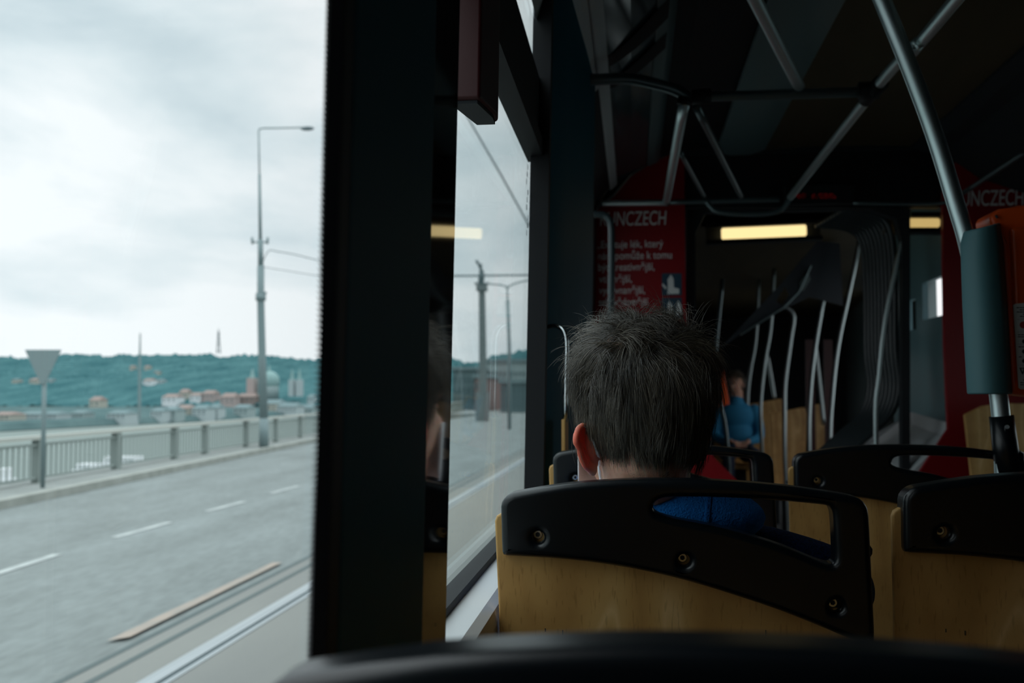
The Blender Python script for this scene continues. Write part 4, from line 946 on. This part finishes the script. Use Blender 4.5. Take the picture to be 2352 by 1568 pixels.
shell(jt, 0.01, 'jeans', 'trousers', fp, 4)
sk2 = BVHTree.FromPolygons([v_.co[:] for v_ in me.vertices], [p_.vertices[:] for p_ in me.polygons])
hair(fp, hl2, HR2, HC2, 900, 9, sk2, 0.0022)
c = PY(1692, 1000, YQ); t = thing('passenger_chair', (c.x, YQ+0.2, FF), 'seat carrying the distant person in the blue jacket', 'seat', 'seats in the far section')
obj('backrest', MB().box(c.x-0.2, c.x+0.2, YQ+0.17, YQ+0.19, FF+0.4, SH2.z-0.05), 'wood', t, bevel=(0.008, 2)); obj('seat_pan', MB().box(c.x-0.2, c.x+0.2, YQ-0.28, YQ+0.17, SH2.z-0.64, SH2.z-0.60), 'wood', t, bevel=(0.008, 2)); obj('pedestal', MB().box(c.x-0.08, c.x+0.08, YQ-0.1, YQ+0.1, FF, SH2.z-0.64), 'dark', t)
# orange ticket machine of the far section, leaning along its pole
p = [PY(1650, 850, 8.2), PY(1662, 850, 8.2), PY(1676, 928, 8.2), PY(1650, 935, 8.2), PY(1643, 932, 8.2), PY(1646, 880, 8.2)]
single('distant_ticket_machine', MB().prism([[(q.x, q.z) for q in p]], lambda a, b: (a, 8.2, b), lambda a, b: (a, 8.28, b)), 'orange', 'small orange ticket machine far away, beside the passenger\'s cheek', 'ticket machine', bevel=(0.005, 2))

# ================================================================== OUTSIDE: BRIDGE DECK
def G(px, py, z=0.0): return PZ(px, py, z)
def vline(x0, x1, ya, yb, z0, z1): return MB().box(x0, x1, ya, yb, z0, z1)
struct('ground', MB().add([(-16, -30, -0.02), (40, -30, -0.02), (40, 130, -0.02), (-16, 130, -0.02), (-16, -30, -1.2), (40, -30, -1.2), (40, 130, -1.2), (-16, 130, -1.2)], [(0,1,2,3), (7,6,5,4), (0,4,5,1), (1,5,6,2), (2,6,7,3), (3,7,4,0)]), 'road')
xr_ = PZ(705, 1360, 0).x; xr0 = PZ(705, 1343, 0).x; xr1 = PZ(705, 1378, 0).x
tk = MB().box(-4.35, 3.2, -30, 130, -0.06, 0.004); struct('track_slab', tk, 'slab')
XJ = PZ(500, 1412, 0).x
single('track_joint', vline(XJ-0.035, XJ+0.035, -20, 120, 0.0, 0.008), 'crack', 'dark tarred joint running along the track slab', 'joint')
rl = thing('tram_rail', (xr_, 5, 0), 'pale polished tram rail embedded in the slab outside the window', 'rail')
obj('rail_head', vline(xr0, xr0+(xr1-xr0)*0.5, -20, 120, 0.0, 0.014), 'rail', rl)
obj('flange_groove', vline(xr0+(xr1-xr0)*0.5, xr0+(xr1-xr0)*0.68, -20, 120, 0.0, 0.006), 'gap', rl)
obj('guard_lip', vline(xr0+(xr1-xr0)*0.68, xr0+(xr1-xr0)*0.86, -20, 120, 0.0, 0.012), 'rail', rl)
a, b = G(300, 1455), G(636, 1292)
single('road_marking', MB().add([(a.x-0.07, a.y-0.3, 0.009), (a.x+0.07, a.y-0.15, 0.009), (b.x+0.07, b.y, 0.009), (b.x-0.05, b.y, 0.009)], [(0,1,2,3)]), 'ochre', 'faded ochre line beside the tram slab', 'road marking')
single('kerb_seam', MB().box(-4.40, -4.33, -20, 120, 0.0, 0.007), 'crack', 'rough dark seam between asphalt lane and tram slab', 'joint')
dl = [((0, 1312), (132, 1270)), ((262, 1232), (390, 1197)), ((475, 1172), (560, 1150)), ((622, 1131), (687, 1114))]
names = ('white lane dash cut by the left edge of the photo', 'second white lane dash from the left edge', 'third white lane dash from the left edge', 'smallest white lane dash, nearest the dark pillar')
for i, (u, w) in enumerate(dl):
    a, b = G(*u), G(*w)
    if i == 0: a = a+(a-b)*0.3
    single('lane_dash', MB().add([(a.x-0.07, a.y, -0.012), (a.x+0.07, a.y, -0.012), (b.x+0.07, b.y, -0.012), (b.x-0.07, b.y, -0.012)], [(0,1,2,3)]), 'paint', names[i], 'road marking', 'white lane dashes')
# kerb, pavement, parapet follow one straight line
K0, K1 = G(0, 1168, 0.0), G(720, 1015, 0.0); kd = (K1-K0).normalized(); kn_ = Vector((kd.y, -kd.x, 0)); kn_ = -kn_ if kn_.x > 0 else kn_   # outwards (left)
def along(base, a, b, o0, o1, z0, z1):
    m = MB(); P = []
    for t in (a, b):
        for o_ in (o0, o1):
            for z in (z0, z1): P.append(base+kd*t+kn_*o_+Vector((0, 0, z)))
    m.add([Vector((p.x, p.y, z)) for p, z in zip(P, [z0, z1]*4)], [(0,1,3,2),(4,6,7,5),(0,4,5,1),(2,3,7,6),(0,2,6,4),(1,5,7,3)]); return m
Kb = Vector((K0.x, K0.y, 0))
struct('kerb', along(Kb, -25, 130, 0.0, 0.25, -0.3, 0.15), 'kerb')
F0 = G(80, 1109, 0.13); F1 = G(717, 1000, 0.13); fd = (F1-F0).normalized(); fd.z = 0; fd.normalize(); fn = Vector((-fd.y, fd.x, 0))
mp_ = MB(); Lp = [Kb+kd*-25+kn_*0.25, Kb+kd*130+kn_*0.25, F0+fd*125+fn*0.5, F0-fd*30+fn*0.5]
mp_.add([Vector((p.x, p.y, z)) for z in (-0.4, 0.13) for p in Lp], [(3,2,1,0), (4,5,6,7), (0,1,5,4), (1,2,6,5), (2,3,7,6), (3,0,4,7)]); struct('pavement', mp_, 'concrete')
par = thing('bridge_railing', (F0.x, F0.y, 0.13), 'long grey-green railing with pale top rail along the bridge pavement', 'railing')
def al2(t0, t1, o0, o1, z0, z1, m):
    P = [F0+fd*t+fn*o_ for t in (t0, t1) for o_ in (o0, o1)]
    m.add([Vector((p.x, p.y, z)) for p in P for z in (z0, z1)], [(0,1,3,2),(4,6,7,5),(0,4,5,1),(2,3,7,6),(0,2,6,4),(1,5,7,3)])
RH = EYE-0.99+0.02
m = MB(); al2(-24, 110, -0.11, 0.11, RH-0.09, RH, m); obj('top_rail', m, 'fencetop', par)
m = MB(); al2(-24, 110, -0.05, 0.05, RH-0.24, RH-0.19, m); al2(-24, 110, -0.05, 0.05, 0.22, 0.27, m); obj('lower_rail', m, 'fence', par)
tpost = [(G(px, py, 0.13)-F0).dot(fd) for px, py in ((83, 1108), (226, 1077), (338, 1054), (425, 1042), (540, 1026))]
posts = tpost[:]
t_ = tpost[0]
while t_ > -20: t_ -= 2.9; posts.append(t_)
t_ = tpost[-1]
while t_ < 105: t_ += 4.2; posts.append(t_)
posts.sort()
for t_ in posts:
    m = MB(); al2(t_-0.13, t_+0.13, -0.09, 0.09, 0.10, RH-0.08, m); obj('post', m, 'fence', par)
tt = []
for t0_, t1_ in zip(posts, posts[1:]):
    n_ = max(3, int((t1_-t0_-0.5)/0.24))
    for k in range(n_): tt.append(t0_+0.25+(t1_-t0_-0.5)*(k+0.5)/n_)
near = sorted(tt)[:100]; m = None
for t_ in near: m = MB(); al2(t_-0.014, t_+0.014, -0.014, 0.014, 0.24, RH-0.2, m); obj('baluster', m, 'fence', par)
m = MB()
for t_ in sorted(tt)[100:]: al2(t_-0.014, t_+0.014, -0.014, 0.014, 0.24, RH-0.2, m)
bo = obj('balusters', m, 'fence', par); bo['kind'] = 'stuff'

# road sign seen from behind
b = G(98, 1120, 0.13); Ys = b.y
sg = thing('road_sign', (b.x, b.y, 0.13), 'back of a downward-pointing triangular sign on a pole at the kerb', 'road sign')
obj('sign_pole', MB().tube([b, PY(103, 806, Ys)], 0.05, 12), 'post', sg, smooth=True)
tri = [PY(62, 803, Ys), PY(146, 803, Ys), PY(108, 882, Ys), PY(98, 882, Ys)]
obj('sign_plate', MB().prism([[(q.x, q.z) for q in tri]], lambda a, b: (a, Ys-0.09, b), lambda a, b: (a, Ys-0.07, b)), 'signback', sg, bevel=(0.01, 2))
obj('bracket', MB().box(tri[0].x+0.25, tri[1].x-0.25, Ys-0.07, Ys-0.04, tri[0].z-0.14, tri[0].z-0.09), 'post', sg)

# tram mast with street lamp
b = G(606, 1027, 0.13); Ym = b.y; mt = thing('street_lamp', (b.x, b.y, 0.13), 'tall tapering mast with a long lamp arm standing on the bridge pavement', 'street lamp')
obj('mast_base', MB().tube([PY(606, 1027, Ym), PY(606, 960, Ym)], [0.19, 0.17], 16), 'post', mt, smooth=True)
obj('mast', MB().tube([PY(606, 962, Ym), PY(602, 820, Ym), PY(599, 690, Ym), PY(599, 610, Ym)], [0.165, 0.15, 0.14, 0.135], 16).tube([PY(599, 612, Ym), PY(598, 550, Ym)], [0.11, 0.10], 14).tube([PY(598, 552, Ym), PY(596, 400, Ym)], [0.065, 0.055], 12).tube([PY(596, 402, Ym), PY(594, 300, Ym)], 0.03, 10), 'post', mt, smooth=True)
obj('lamp_arm', MB().tube(spline([PY(594, 302, Ym), PY(600, 295, Ym), PY(640, 294, Ym), PY(695, 293, Ym)], 5), 0.028, 8), 'post', mt, smooth=True)
c = PY(706, 295, Ym); obj('lamp_head', MB().ellipsoid(c, (0.28, 0.12, 0.085)), 'wire', mt, smooth=True)
obj('clamp_band', MB().tube([PY(599, 690, Ym), PY(599, 676, Ym)], 0.20, 12).tube([PY(588, 676, Ym), PY(612, 672, Ym)], 0.05, 8), 'post', mt, smooth=True)
obj('insulator_arm', MB().tube([PY(580, 556, Ym), PY(614, 556, Ym)], 0.03, 8).tube([PY(580, 560, Ym), PY(579, 545, Ym)], 0.05, 8).tube([PY(614, 560, Ym), PY(615, 545, Ym)], 0.05, 8), 'post', mt, smooth=True)
single('overhead_wire', MB().tube(spline([PY(600, 612, Ym), PY(616, 577, Ym), PY(640, 578, Ym), PY(680, 585, Ym), PY(760, 603, Ym-1), PY(1000, 640, Ym-6)], 6), 0.018, 6), 'wire', 'upper overhead wire leaving the lamp mast', 'wire', 'overhead wires')
single('overhead_wire', MB().tube([PY(600, 612, Ym), PY(735, 634, Ym-1), PY(1000, 690, Ym-6)], 0.012, 6), 'wire', 'lower overhead wire leaving the lamp mast', 'wire', 'overhead wires')
single('overhead_wire', MB().tube([PY(1000, 634, 60), PY(1260, 631, 60)], 0.055, 6), 'wire', 'level wire crossing behind the statue column', 'wire', 'overhead wires')
single('overhead_wire', MB().tube([PY(1070, 262, 14), PY(1150, 400, 19), PY(1230, 545, 28)], [0.012, 0.018, 0.026], 6), 'wire', 'wire sloping down across the sky in the reflecting pane', 'wire', 'overhead wires')
# statue column, twin-arm lamp
Yc = 82; b = PY(1108, 985, Yc); b.z = 0.13
stc = thing('statue_column', b, 'tall stone column carrying a bronze statue, seen in the second pane', 'column')
obj('column_base', MB().box(b.x-0.5, b.x+0.5, Yc-0.5, Yc+0.5, 0.0, PY(1108, 900, Yc).z), 'stone', stc)
obj('column_shaft', MB().tube([PY(1110, 902, Yc), PY(1107, 662, Yc)], [0.34, 0.27], 14).box(PY(1107, 660, Yc).x-0.42, PY(1107, 660, Yc).x+0.42, Yc-0.42, Yc+0.42, PY(1107, 668, Yc).z, PY(1107, 655, Yc).z), 'stone', stc, smooth=False)
s_ = MB(); s_.tube(spline([PY(1107, 656, Yc), PY(1106, 635, Yc), PY(1105, 618, Yc)], 4), [0.18]*3+[0.25]*3+[0.16]*3, 10); s_.ellipsoid(PY(1104, 609, Yc), (0.13, 0.13, 0.16)); s_.tube([PY(1105, 617, Yc), PY(1099, 606, Yc), PY(1094, 598, Yc)], [0.12, 0.10, 0.13], 8); s_.tube([PY(1106, 618, Yc), PY(1111, 628, Yc)], [0.09, 0.07], 8); s_.tube([PY(1107, 656, Yc), PY(1102, 645, Yc), PY(1104, 632, Yc)], [0.12, 0.16, 0.14], 8)
obj('statue', s_, 'statue', stc, smooth=True)
obj('lamp_bracket', MB().tube([PY(1090, 651, Yc), PY(1124, 651, Yc)], 0.09, 8), 'statue', stc)
Yt = 62; b = PY(1167, 960, Yt); b.z = 0.0
tl = thing('street_lamp', b, 'thin street lamp with two curved arms, right of the statue column', 'street lamp')
obj('lamp_post', MB().tube([Vector((PY(1170, 900, Yt).x, Yt, 0)), PY(1170, 800, Yt), PY(1166, 690, Yt)], 0.11, 10).tube([PY(1166, 692, Yt), PY(1165, 655, Yt)], 0.05, 8), 'post', tl, smooth=True)
obj('lamp_arm', MB().tube(spline([PY(1165, 662, Yt), PY(1155, 655, Yt), PY(1125, 652, Yt)], 5), 0.045, 8), 'post', tl, smooth=True)
obj('lamp_arm', MB().tube(spline([PY(1165, 662, Yt), PY(1180, 652, Yt), PY(1215, 643, Yt)], 5), 0.045, 8), 'post', tl, smooth=True)

# ================================================================== OUTSIDE: RIVER, TOWN, HILL
struct('river', MB().box(-900, -14, -200, 700, -8.4, -8.2), 'water')
m = MB()
bk = [PZ(-400, 1000, -8), PZ(0, 990, -8), PZ(300, 974, -8), PZ(720, 956, -8), PZ(1100, 950, -8), PZ(1500, 950, -8)]
hz = [PY(px, 905, 900) for px in (-700, 0, 300, 720, 1100, 1500)]
P = [[q for q in bk], [Vector((q.x*1.01, q.y*1.01, -6)) for q in bk], [Vector((q.x*0.3+h.x*0.42, q.y*0.3+h.y*0.42, -4.5)) for q, h in zip(bk, hz)], [Vector((h.x*0.70, h.y*0.70, -2.2)) for h in hz]]
bank_mb = MB().grid(P)
struct('river_bank', bank_mb, 'bank')
ridge = [(-700, 822), (-300, 818), (0, 815), (60, 818), (150, 812), (230, 814), (330, 807), (430, 806), (520, 812), (600, 813), (700, 819), (760, 822), (900, 815), (1000, 812), (1080, 830), (1130, 812), (1170, 808), (1225, 792), (1400, 760), (1600, 700), (1700, 650)]
def ry(px):
    for (a, b), (c, d) in zip(ridge, ridge[1:]):
        if a <= px <= c: return b+(d-b)*(px-a)/(c-a)
    return 815
P = []
NPX = 620
for i in range(46):
    t = i/45; row = []
    for k in range(NPX):
        px = -700+2300*k/(NPX-1); dist = 520+380*t
        d = ray(px, 905); d.z = 0; hd = d/ (d.dot(FW)/math.cos(th)) ; q = C0+hd*dist
        ztop = (905-ry(px))/F*900
        z = -6+(ztop+4)*(t**0.85)
        z += (noise.noise(Vector((q.x*0.07, q.y*0.010, 0)))*3.0+noise.noise(Vector((q.x*0.22, q.y*0.02, 3)))*2.0+noise.noise(Vector((k*0.42, i*1.37, 5)))*2.8)*(0.3+0.7*t)*(1 if i < 45 else 0.9)
        row.append(Vector((q.x, q.y, EYE+z)))
    P.append(row)
P.append([Vector((q.x*1.15, q.y*1.15, -10)) for q in P[-1]])
hill_mb = MB().grid(P)
from mathutils.bvhtree import BVHTree as _B
LAND = [_B.FromPolygons(m_.v, m_.f) for m_ in (bank_mb, hill_mb)]
def land(px, py):
    d = ray(px, py); ds = [h[3]/d.length for h in (b_.ray_cast(C0, d.normalized()) for b_ in LAND) if h[0]]
    return min(ds) if ds else 600
def PD(px, py, t): return C0+ray(px, py)*t
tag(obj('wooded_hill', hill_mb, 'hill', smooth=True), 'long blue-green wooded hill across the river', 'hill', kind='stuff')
# lookout tower on the ridge
Yk = 880; tw = thing('lookout_tower', PY(502, 812, Yk), 'slender lookout tower on the ridge of the wooded hill', 'tower')
obj('tower_legs', MB().tube([PY(498, 812, Yk), PY(501.5, 765, Yk)], 0.55, 6).tube([PY(506, 812, Yk), PY(502.5, 765, Yk)], 0.55, 6).tube([PY(498.5, 806, Yk), PY(505.5, 806, Yk)], 0.4, 6).tube([PY(500, 790, Yk), PY(504, 790, Yk)], 0.6, 6), 'wire', tw)
obj('tower_cabin', MB().tube([PY(502, 770, Yk), PY(502, 763, Yk)], [1.0, 1.1], 8), 'wire', tw)
obj('spire', MB().tube([PY(502, 764, Yk), PY(502, 754, Yk)], [0.6, 0.25], 6), 'wire', tw)
# hazy far masts
single('thin_mast', MB().tube([PY(320, 966, 300), PY(321, 840, 300), PY(322, 765, 300)], [0.55, 0.4, 0.2], 8), 'post', 'faint thin mast on the far bank between sign and street lamp', 'mast')
# houses
hm = {}
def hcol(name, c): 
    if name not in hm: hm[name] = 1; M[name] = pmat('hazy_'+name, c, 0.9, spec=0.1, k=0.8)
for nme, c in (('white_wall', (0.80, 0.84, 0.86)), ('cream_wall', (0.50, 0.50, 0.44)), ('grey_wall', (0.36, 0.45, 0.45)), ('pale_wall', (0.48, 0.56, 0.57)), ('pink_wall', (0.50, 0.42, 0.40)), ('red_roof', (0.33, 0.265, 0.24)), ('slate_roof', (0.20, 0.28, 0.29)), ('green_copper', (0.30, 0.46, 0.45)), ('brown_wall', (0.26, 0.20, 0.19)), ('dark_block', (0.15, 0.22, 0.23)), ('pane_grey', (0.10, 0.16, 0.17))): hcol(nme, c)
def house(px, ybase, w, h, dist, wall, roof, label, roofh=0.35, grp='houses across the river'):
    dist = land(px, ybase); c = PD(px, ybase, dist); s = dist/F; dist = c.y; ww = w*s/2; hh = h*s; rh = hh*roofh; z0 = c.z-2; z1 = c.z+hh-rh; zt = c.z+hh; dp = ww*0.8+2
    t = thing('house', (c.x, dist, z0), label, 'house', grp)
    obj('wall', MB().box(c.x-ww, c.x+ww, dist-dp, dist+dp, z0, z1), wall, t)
    r = MB()
    if roofh > 0:
        r.add([(c.x-ww-0.3, dist-dp-.3, z1), (c.x+ww+0.3, dist-dp-.3, z1), (c.x+ww+0.3, dist+dp+.3, z1), (c.x-ww-0.3, dist+dp+.3, z1), (c.x-ww*0.8, dist, zt), (c.x+ww*0.8, dist, zt)], [(0,1,5,4), (1,2,5), (2,3,4,5), (3,0,4), (3,2,1,0)])
        obj('roof', r, roof, t)
    nw = max(2, int(w/9)); wi = MB()
    for k in range(nw):
        xx = c.x-ww+2*ww*(k+0.5)/nw
        for zf in (0.35, 0.7): zc = c.z+(z1-c.z)*zf; wi.box(xx-ww/nw*0.35, xx+ww/nw*0.35, dist-dp-0.05, dist-dp+0.1, zc-(z1-c.z)*0.09, zc+(z1-c.z)*0.09)
    obj('windows', wi, 'pane_grey', t)
H = [(20, 965, 44, 20, 440, 'cream_wall', 'red_roof', 'red-roofed house at the far left edge, low on the bank'),
     (85, 962, 50, 18, 440, 'pale_wall', 'slate_roof', 'pale house just left of the sign pole'),
     (128, 962, 40, 18, 442, 'pale_wall', 'slate_roof', 'pale block just right of the sign pole'),
     (190, 960, 30, 18, 445, 'grey_wall', 'slate_roof', 'grey house low on the bank between sign and thin mast'),
     (226, 936, 24, 26, 520, 'cream_wall', 'red_roof', 'single cream house above the bank between sign and thin mast'),
     (40, 878, 12, 9, 640, 'cream_wall', 'slate_roof', 'tiny pale house on the slope left of the sign plate'),
     (84, 880, 18, 12, 640, 'cream_wall', 'red_roof', 'small house on the slope behind the sign tip'),
     (118, 878, 12, 9, 640, 'pale_wall', 'slate_roof', 'tiny pale house on the slope right of the sign tip'),
     (282, 962, 44, 20, 440, 'pale_wall', 'slate_roof', 'wide pale block just left of the thin mast'),
     (306, 848, 8, 9, 700, 'cream_wall', 'red_roof', 'tiny house high on the slope left of the thin mast'),
     (340, 848, 9, 9, 700, 'cream_wall', 'red_roof', 'tiny house high on the slope right of the thin mast'),
     (362, 859, 9, 9, 690, 'cream_wall', 'slate_roof', 'second tiny house right of the thin mast, slightly lower'),
     (345, 883, 20, 14, 620, 'white_wall', 'red_roof', 'pale house halfway up the slope right of the thin mast'),
     (372, 878, 12, 8, 620, 'pale_wall', 'slate_roof', 'very small pale house next to the one halfway up the slope'),
     (370, 958, 28, 22, 440, 'pale_wall', 'slate_roof', 'pale waterside block left of the bright white house'),
     (398, 926, 34, 22, 520, 'white_wall', 'red_roof', 'brightest white house in the middle of the town'),
     (427, 915, 18, 22, 540, 'cream_wall', 'red_roof', 'narrow house behind the brightest white one'),
     (400, 957, 30, 24, 442, 'grey_wall', 'slate_roof', 'grey waterside block under the brightest white house'),
     (428, 953, 34, 24, 445, 'cream_wall', 'red_roof', 'cream waterside block right of centre'),
     (455, 921, 24, 20, 525, 'white_wall', 'red_roof', 'white house right of the brightest white one'),
     (485, 918, 28, 22, 530, 'pink_wall', 'red_roof', 'pinkish house with red roof below the lookout tower'),
     (468, 955, 34, 26, 444, 'pale_wall', 'slate_roof', 'pale waterside block below the white pair'),
     (498, 953, 24, 26, 446, 'pale_wall', 'slate_roof', 'second pale waterside block below the white pair'),
     (530, 930, 34, 28, 500, 'pink_wall', 'red_roof', 'pink-grey house left of the mast'),
     (562, 952, 34, 24, 446, 'grey_wall', 'slate_roof', 'grey-green waterside house left of the mast'),
     (572, 925, 44, 22, 505, 'red_roof', 'red_roof', 'long red roof immediately left of the mast'),
     (632, 945, 40, 28, 448, 'cream_wall', 'slate_roof', 'cream waterside house right of the mast'),
     (668, 950, 46, 26, 446, 'pale_wall', 'slate_roof', 'pale waterside house near the dark pillar'),
     (708, 952, 34, 24, 446, 'grey_wall', 'slate_roof', 'grey waterside house touching the dark pillar'),
     (718, 925, 16, 20, 520, 'pale_wall', 'slate_roof', 'tall pale house behind, touching the dark pillar')]
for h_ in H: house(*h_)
# church tower and dome, twin towers
Yd = PD(617, 915, land(617, 918)).y+1
ch = thing('church', PY(617, 915, Yd), 'domed church rising just right of the lamp mast', 'church')
obj('drum', MB().tube([PY(620, 918, Yd), PY(620, 876, Yd)], 4.6, 16), 'grey_wall', ch, smooth=True); obj('dome', MB().ellipsoid(PY(620, 876, Yd), (5.2, 5.2, 5.6)), 'green_copper', ch, smooth=True); obj('lantern', MB().tube([PY(619, 858, Yd), PY(618, 838, Yd)], [1.1, 0.2], 8), 'green_copper', ch)
t = thing('bell_tower', PY(579, 915, Yd), 'pointed brown bell tower immediately left of the lamp mast', 'tower')
obj('tower_shaft', MB().box(PY(571, 900, Yd).x, PY(588, 900, Yd).x, Yd-3, Yd+3, PY(579, 918, Yd).z, PY(579, 868, Yd).z), 'pink_wall', t); obj('spire', MB().tube([PY(579.5, 869, Yd), PY(580, 845, Yd)], [1.7, 0.15], 8), 'green_copper', t)
for k, px in enumerate((671, 688)):
    t = thing('church_tower', PY(px, 900, Yd), ('left' if k == 0 else 'right')+' one of the twin pale towers near the dark pillar', 'tower', 'twin church towers')
    obj('tower_shaft', MB().box(PY(px-6, 900, Yd).x, PY(px+6, 900, Yd).x, Yd-2, Yd+2, PY(px, 910, Yd).z, PY(px, 872, Yd).z), 'pale_wall', t); obj('spire', MB().tube([PY(px, 873, Yd), PY(px, 846, Yd)], [1.3, 0.15], 8), 'green_copper', t)
# buildings in the second pane
def block(px0, px1, y0, y1, dist, wall, label, roof=None):
    a, b = PY(px0, y0, dist), PY(px1, y1, dist); t = thing('building', ((a.x+b.x)/2, dist, 0), label, 'building')
    obj('wall', MB().box(a.x, b.x, dist, dist+14, -1, a.z), wall, t)
    wi = MB(); n_ = max(2, int((px1-px0)/9))
    for i in range(n_):
        for j in range(3):
            xx = a.x+(b.x-a.x)*(i+0.3)/n_; zc = a.z*(0.25+0.25*j); wi.box(xx, xx+(b.x-a.x)/n_*0.4, dist-0.05, dist+0.1, zc-0.4, zc+0.4)
    obj('windows', wi, 'pane_grey', t); obj('roof', MB().box(a.x-0.3, b.x+0.3, dist-0.3, dist+14.3, a.z, a.z+0.5), 'slate_roof', t)
block(1118, 1262, 832, 965, 150, 'grey_wall', 'long grey building behind the twin-arm lamp in the second pane')
block(1090, 1122, 868, 965, 130, 'brown_wall', 'reddish brown building behind the foot of the statue column')
block(1150, 1215, 880, 965, 118, 'dark_block', 'low dark grey building under the twin-arm lamp')
block(1040, 1092, 850, 965, 140, 'dark_block', 'dark green-grey building left of the statue column')
struct('embankment', MB().box(-24, 60, 112, 170, -9, 0.0), 'concrete')
# boats below the bridge, behind the railing
for k, (x0, x1, y0, y1) in enumerate(((172, 224, 1060, 1084), (232, 332, 1044, 1072), (-14, 8, 1070, 1118))):
    Yb_ = 90; a, b = PZ(x0, y1, -7.9), PZ(x1, y1, -7.9); a = PY(x0, y1, b.y); hgt = (y1-y0)*b.y/F
    t = thing('river_boat', ((a.x+b.x)/2, b.y, -8.2), ('short white boat below the railing, left of a railing post', 'longer white boat below the railing, right of a railing post', 'white boat cut by the left edge of the photo')[k], 'boat', 'white boats below the bridge')
    w_ = (b.x-a.x)
    obj('hull', MB().prism([[(a.x+w_*0.05, -8.2), (b.x-w_*0.05, -8.2), (b.x, -8.2+hgt*0.5), (a.x, -8.2+hgt*0.5)]], lambda x, z: (x, b.y-1, z), lambda x, z: (x, b.y+2.5, z)), 'boat', t)
    obj('cabin', MB().box(a.x+w_*0.12, b.x-w_*0.18, b.y-0.7, b.y+2.0, -8.2+hgt*0.5, -8.2+hgt*1.05), 'boat', t)
    obj('cabin_windows', MB().box(a.x+w_*0.16, b.x-w_*0.22, b.y-0.72, b.y-0.68, -8.2+hgt*0.70, -8.2+hgt*0.8), 'grey_wall', t)
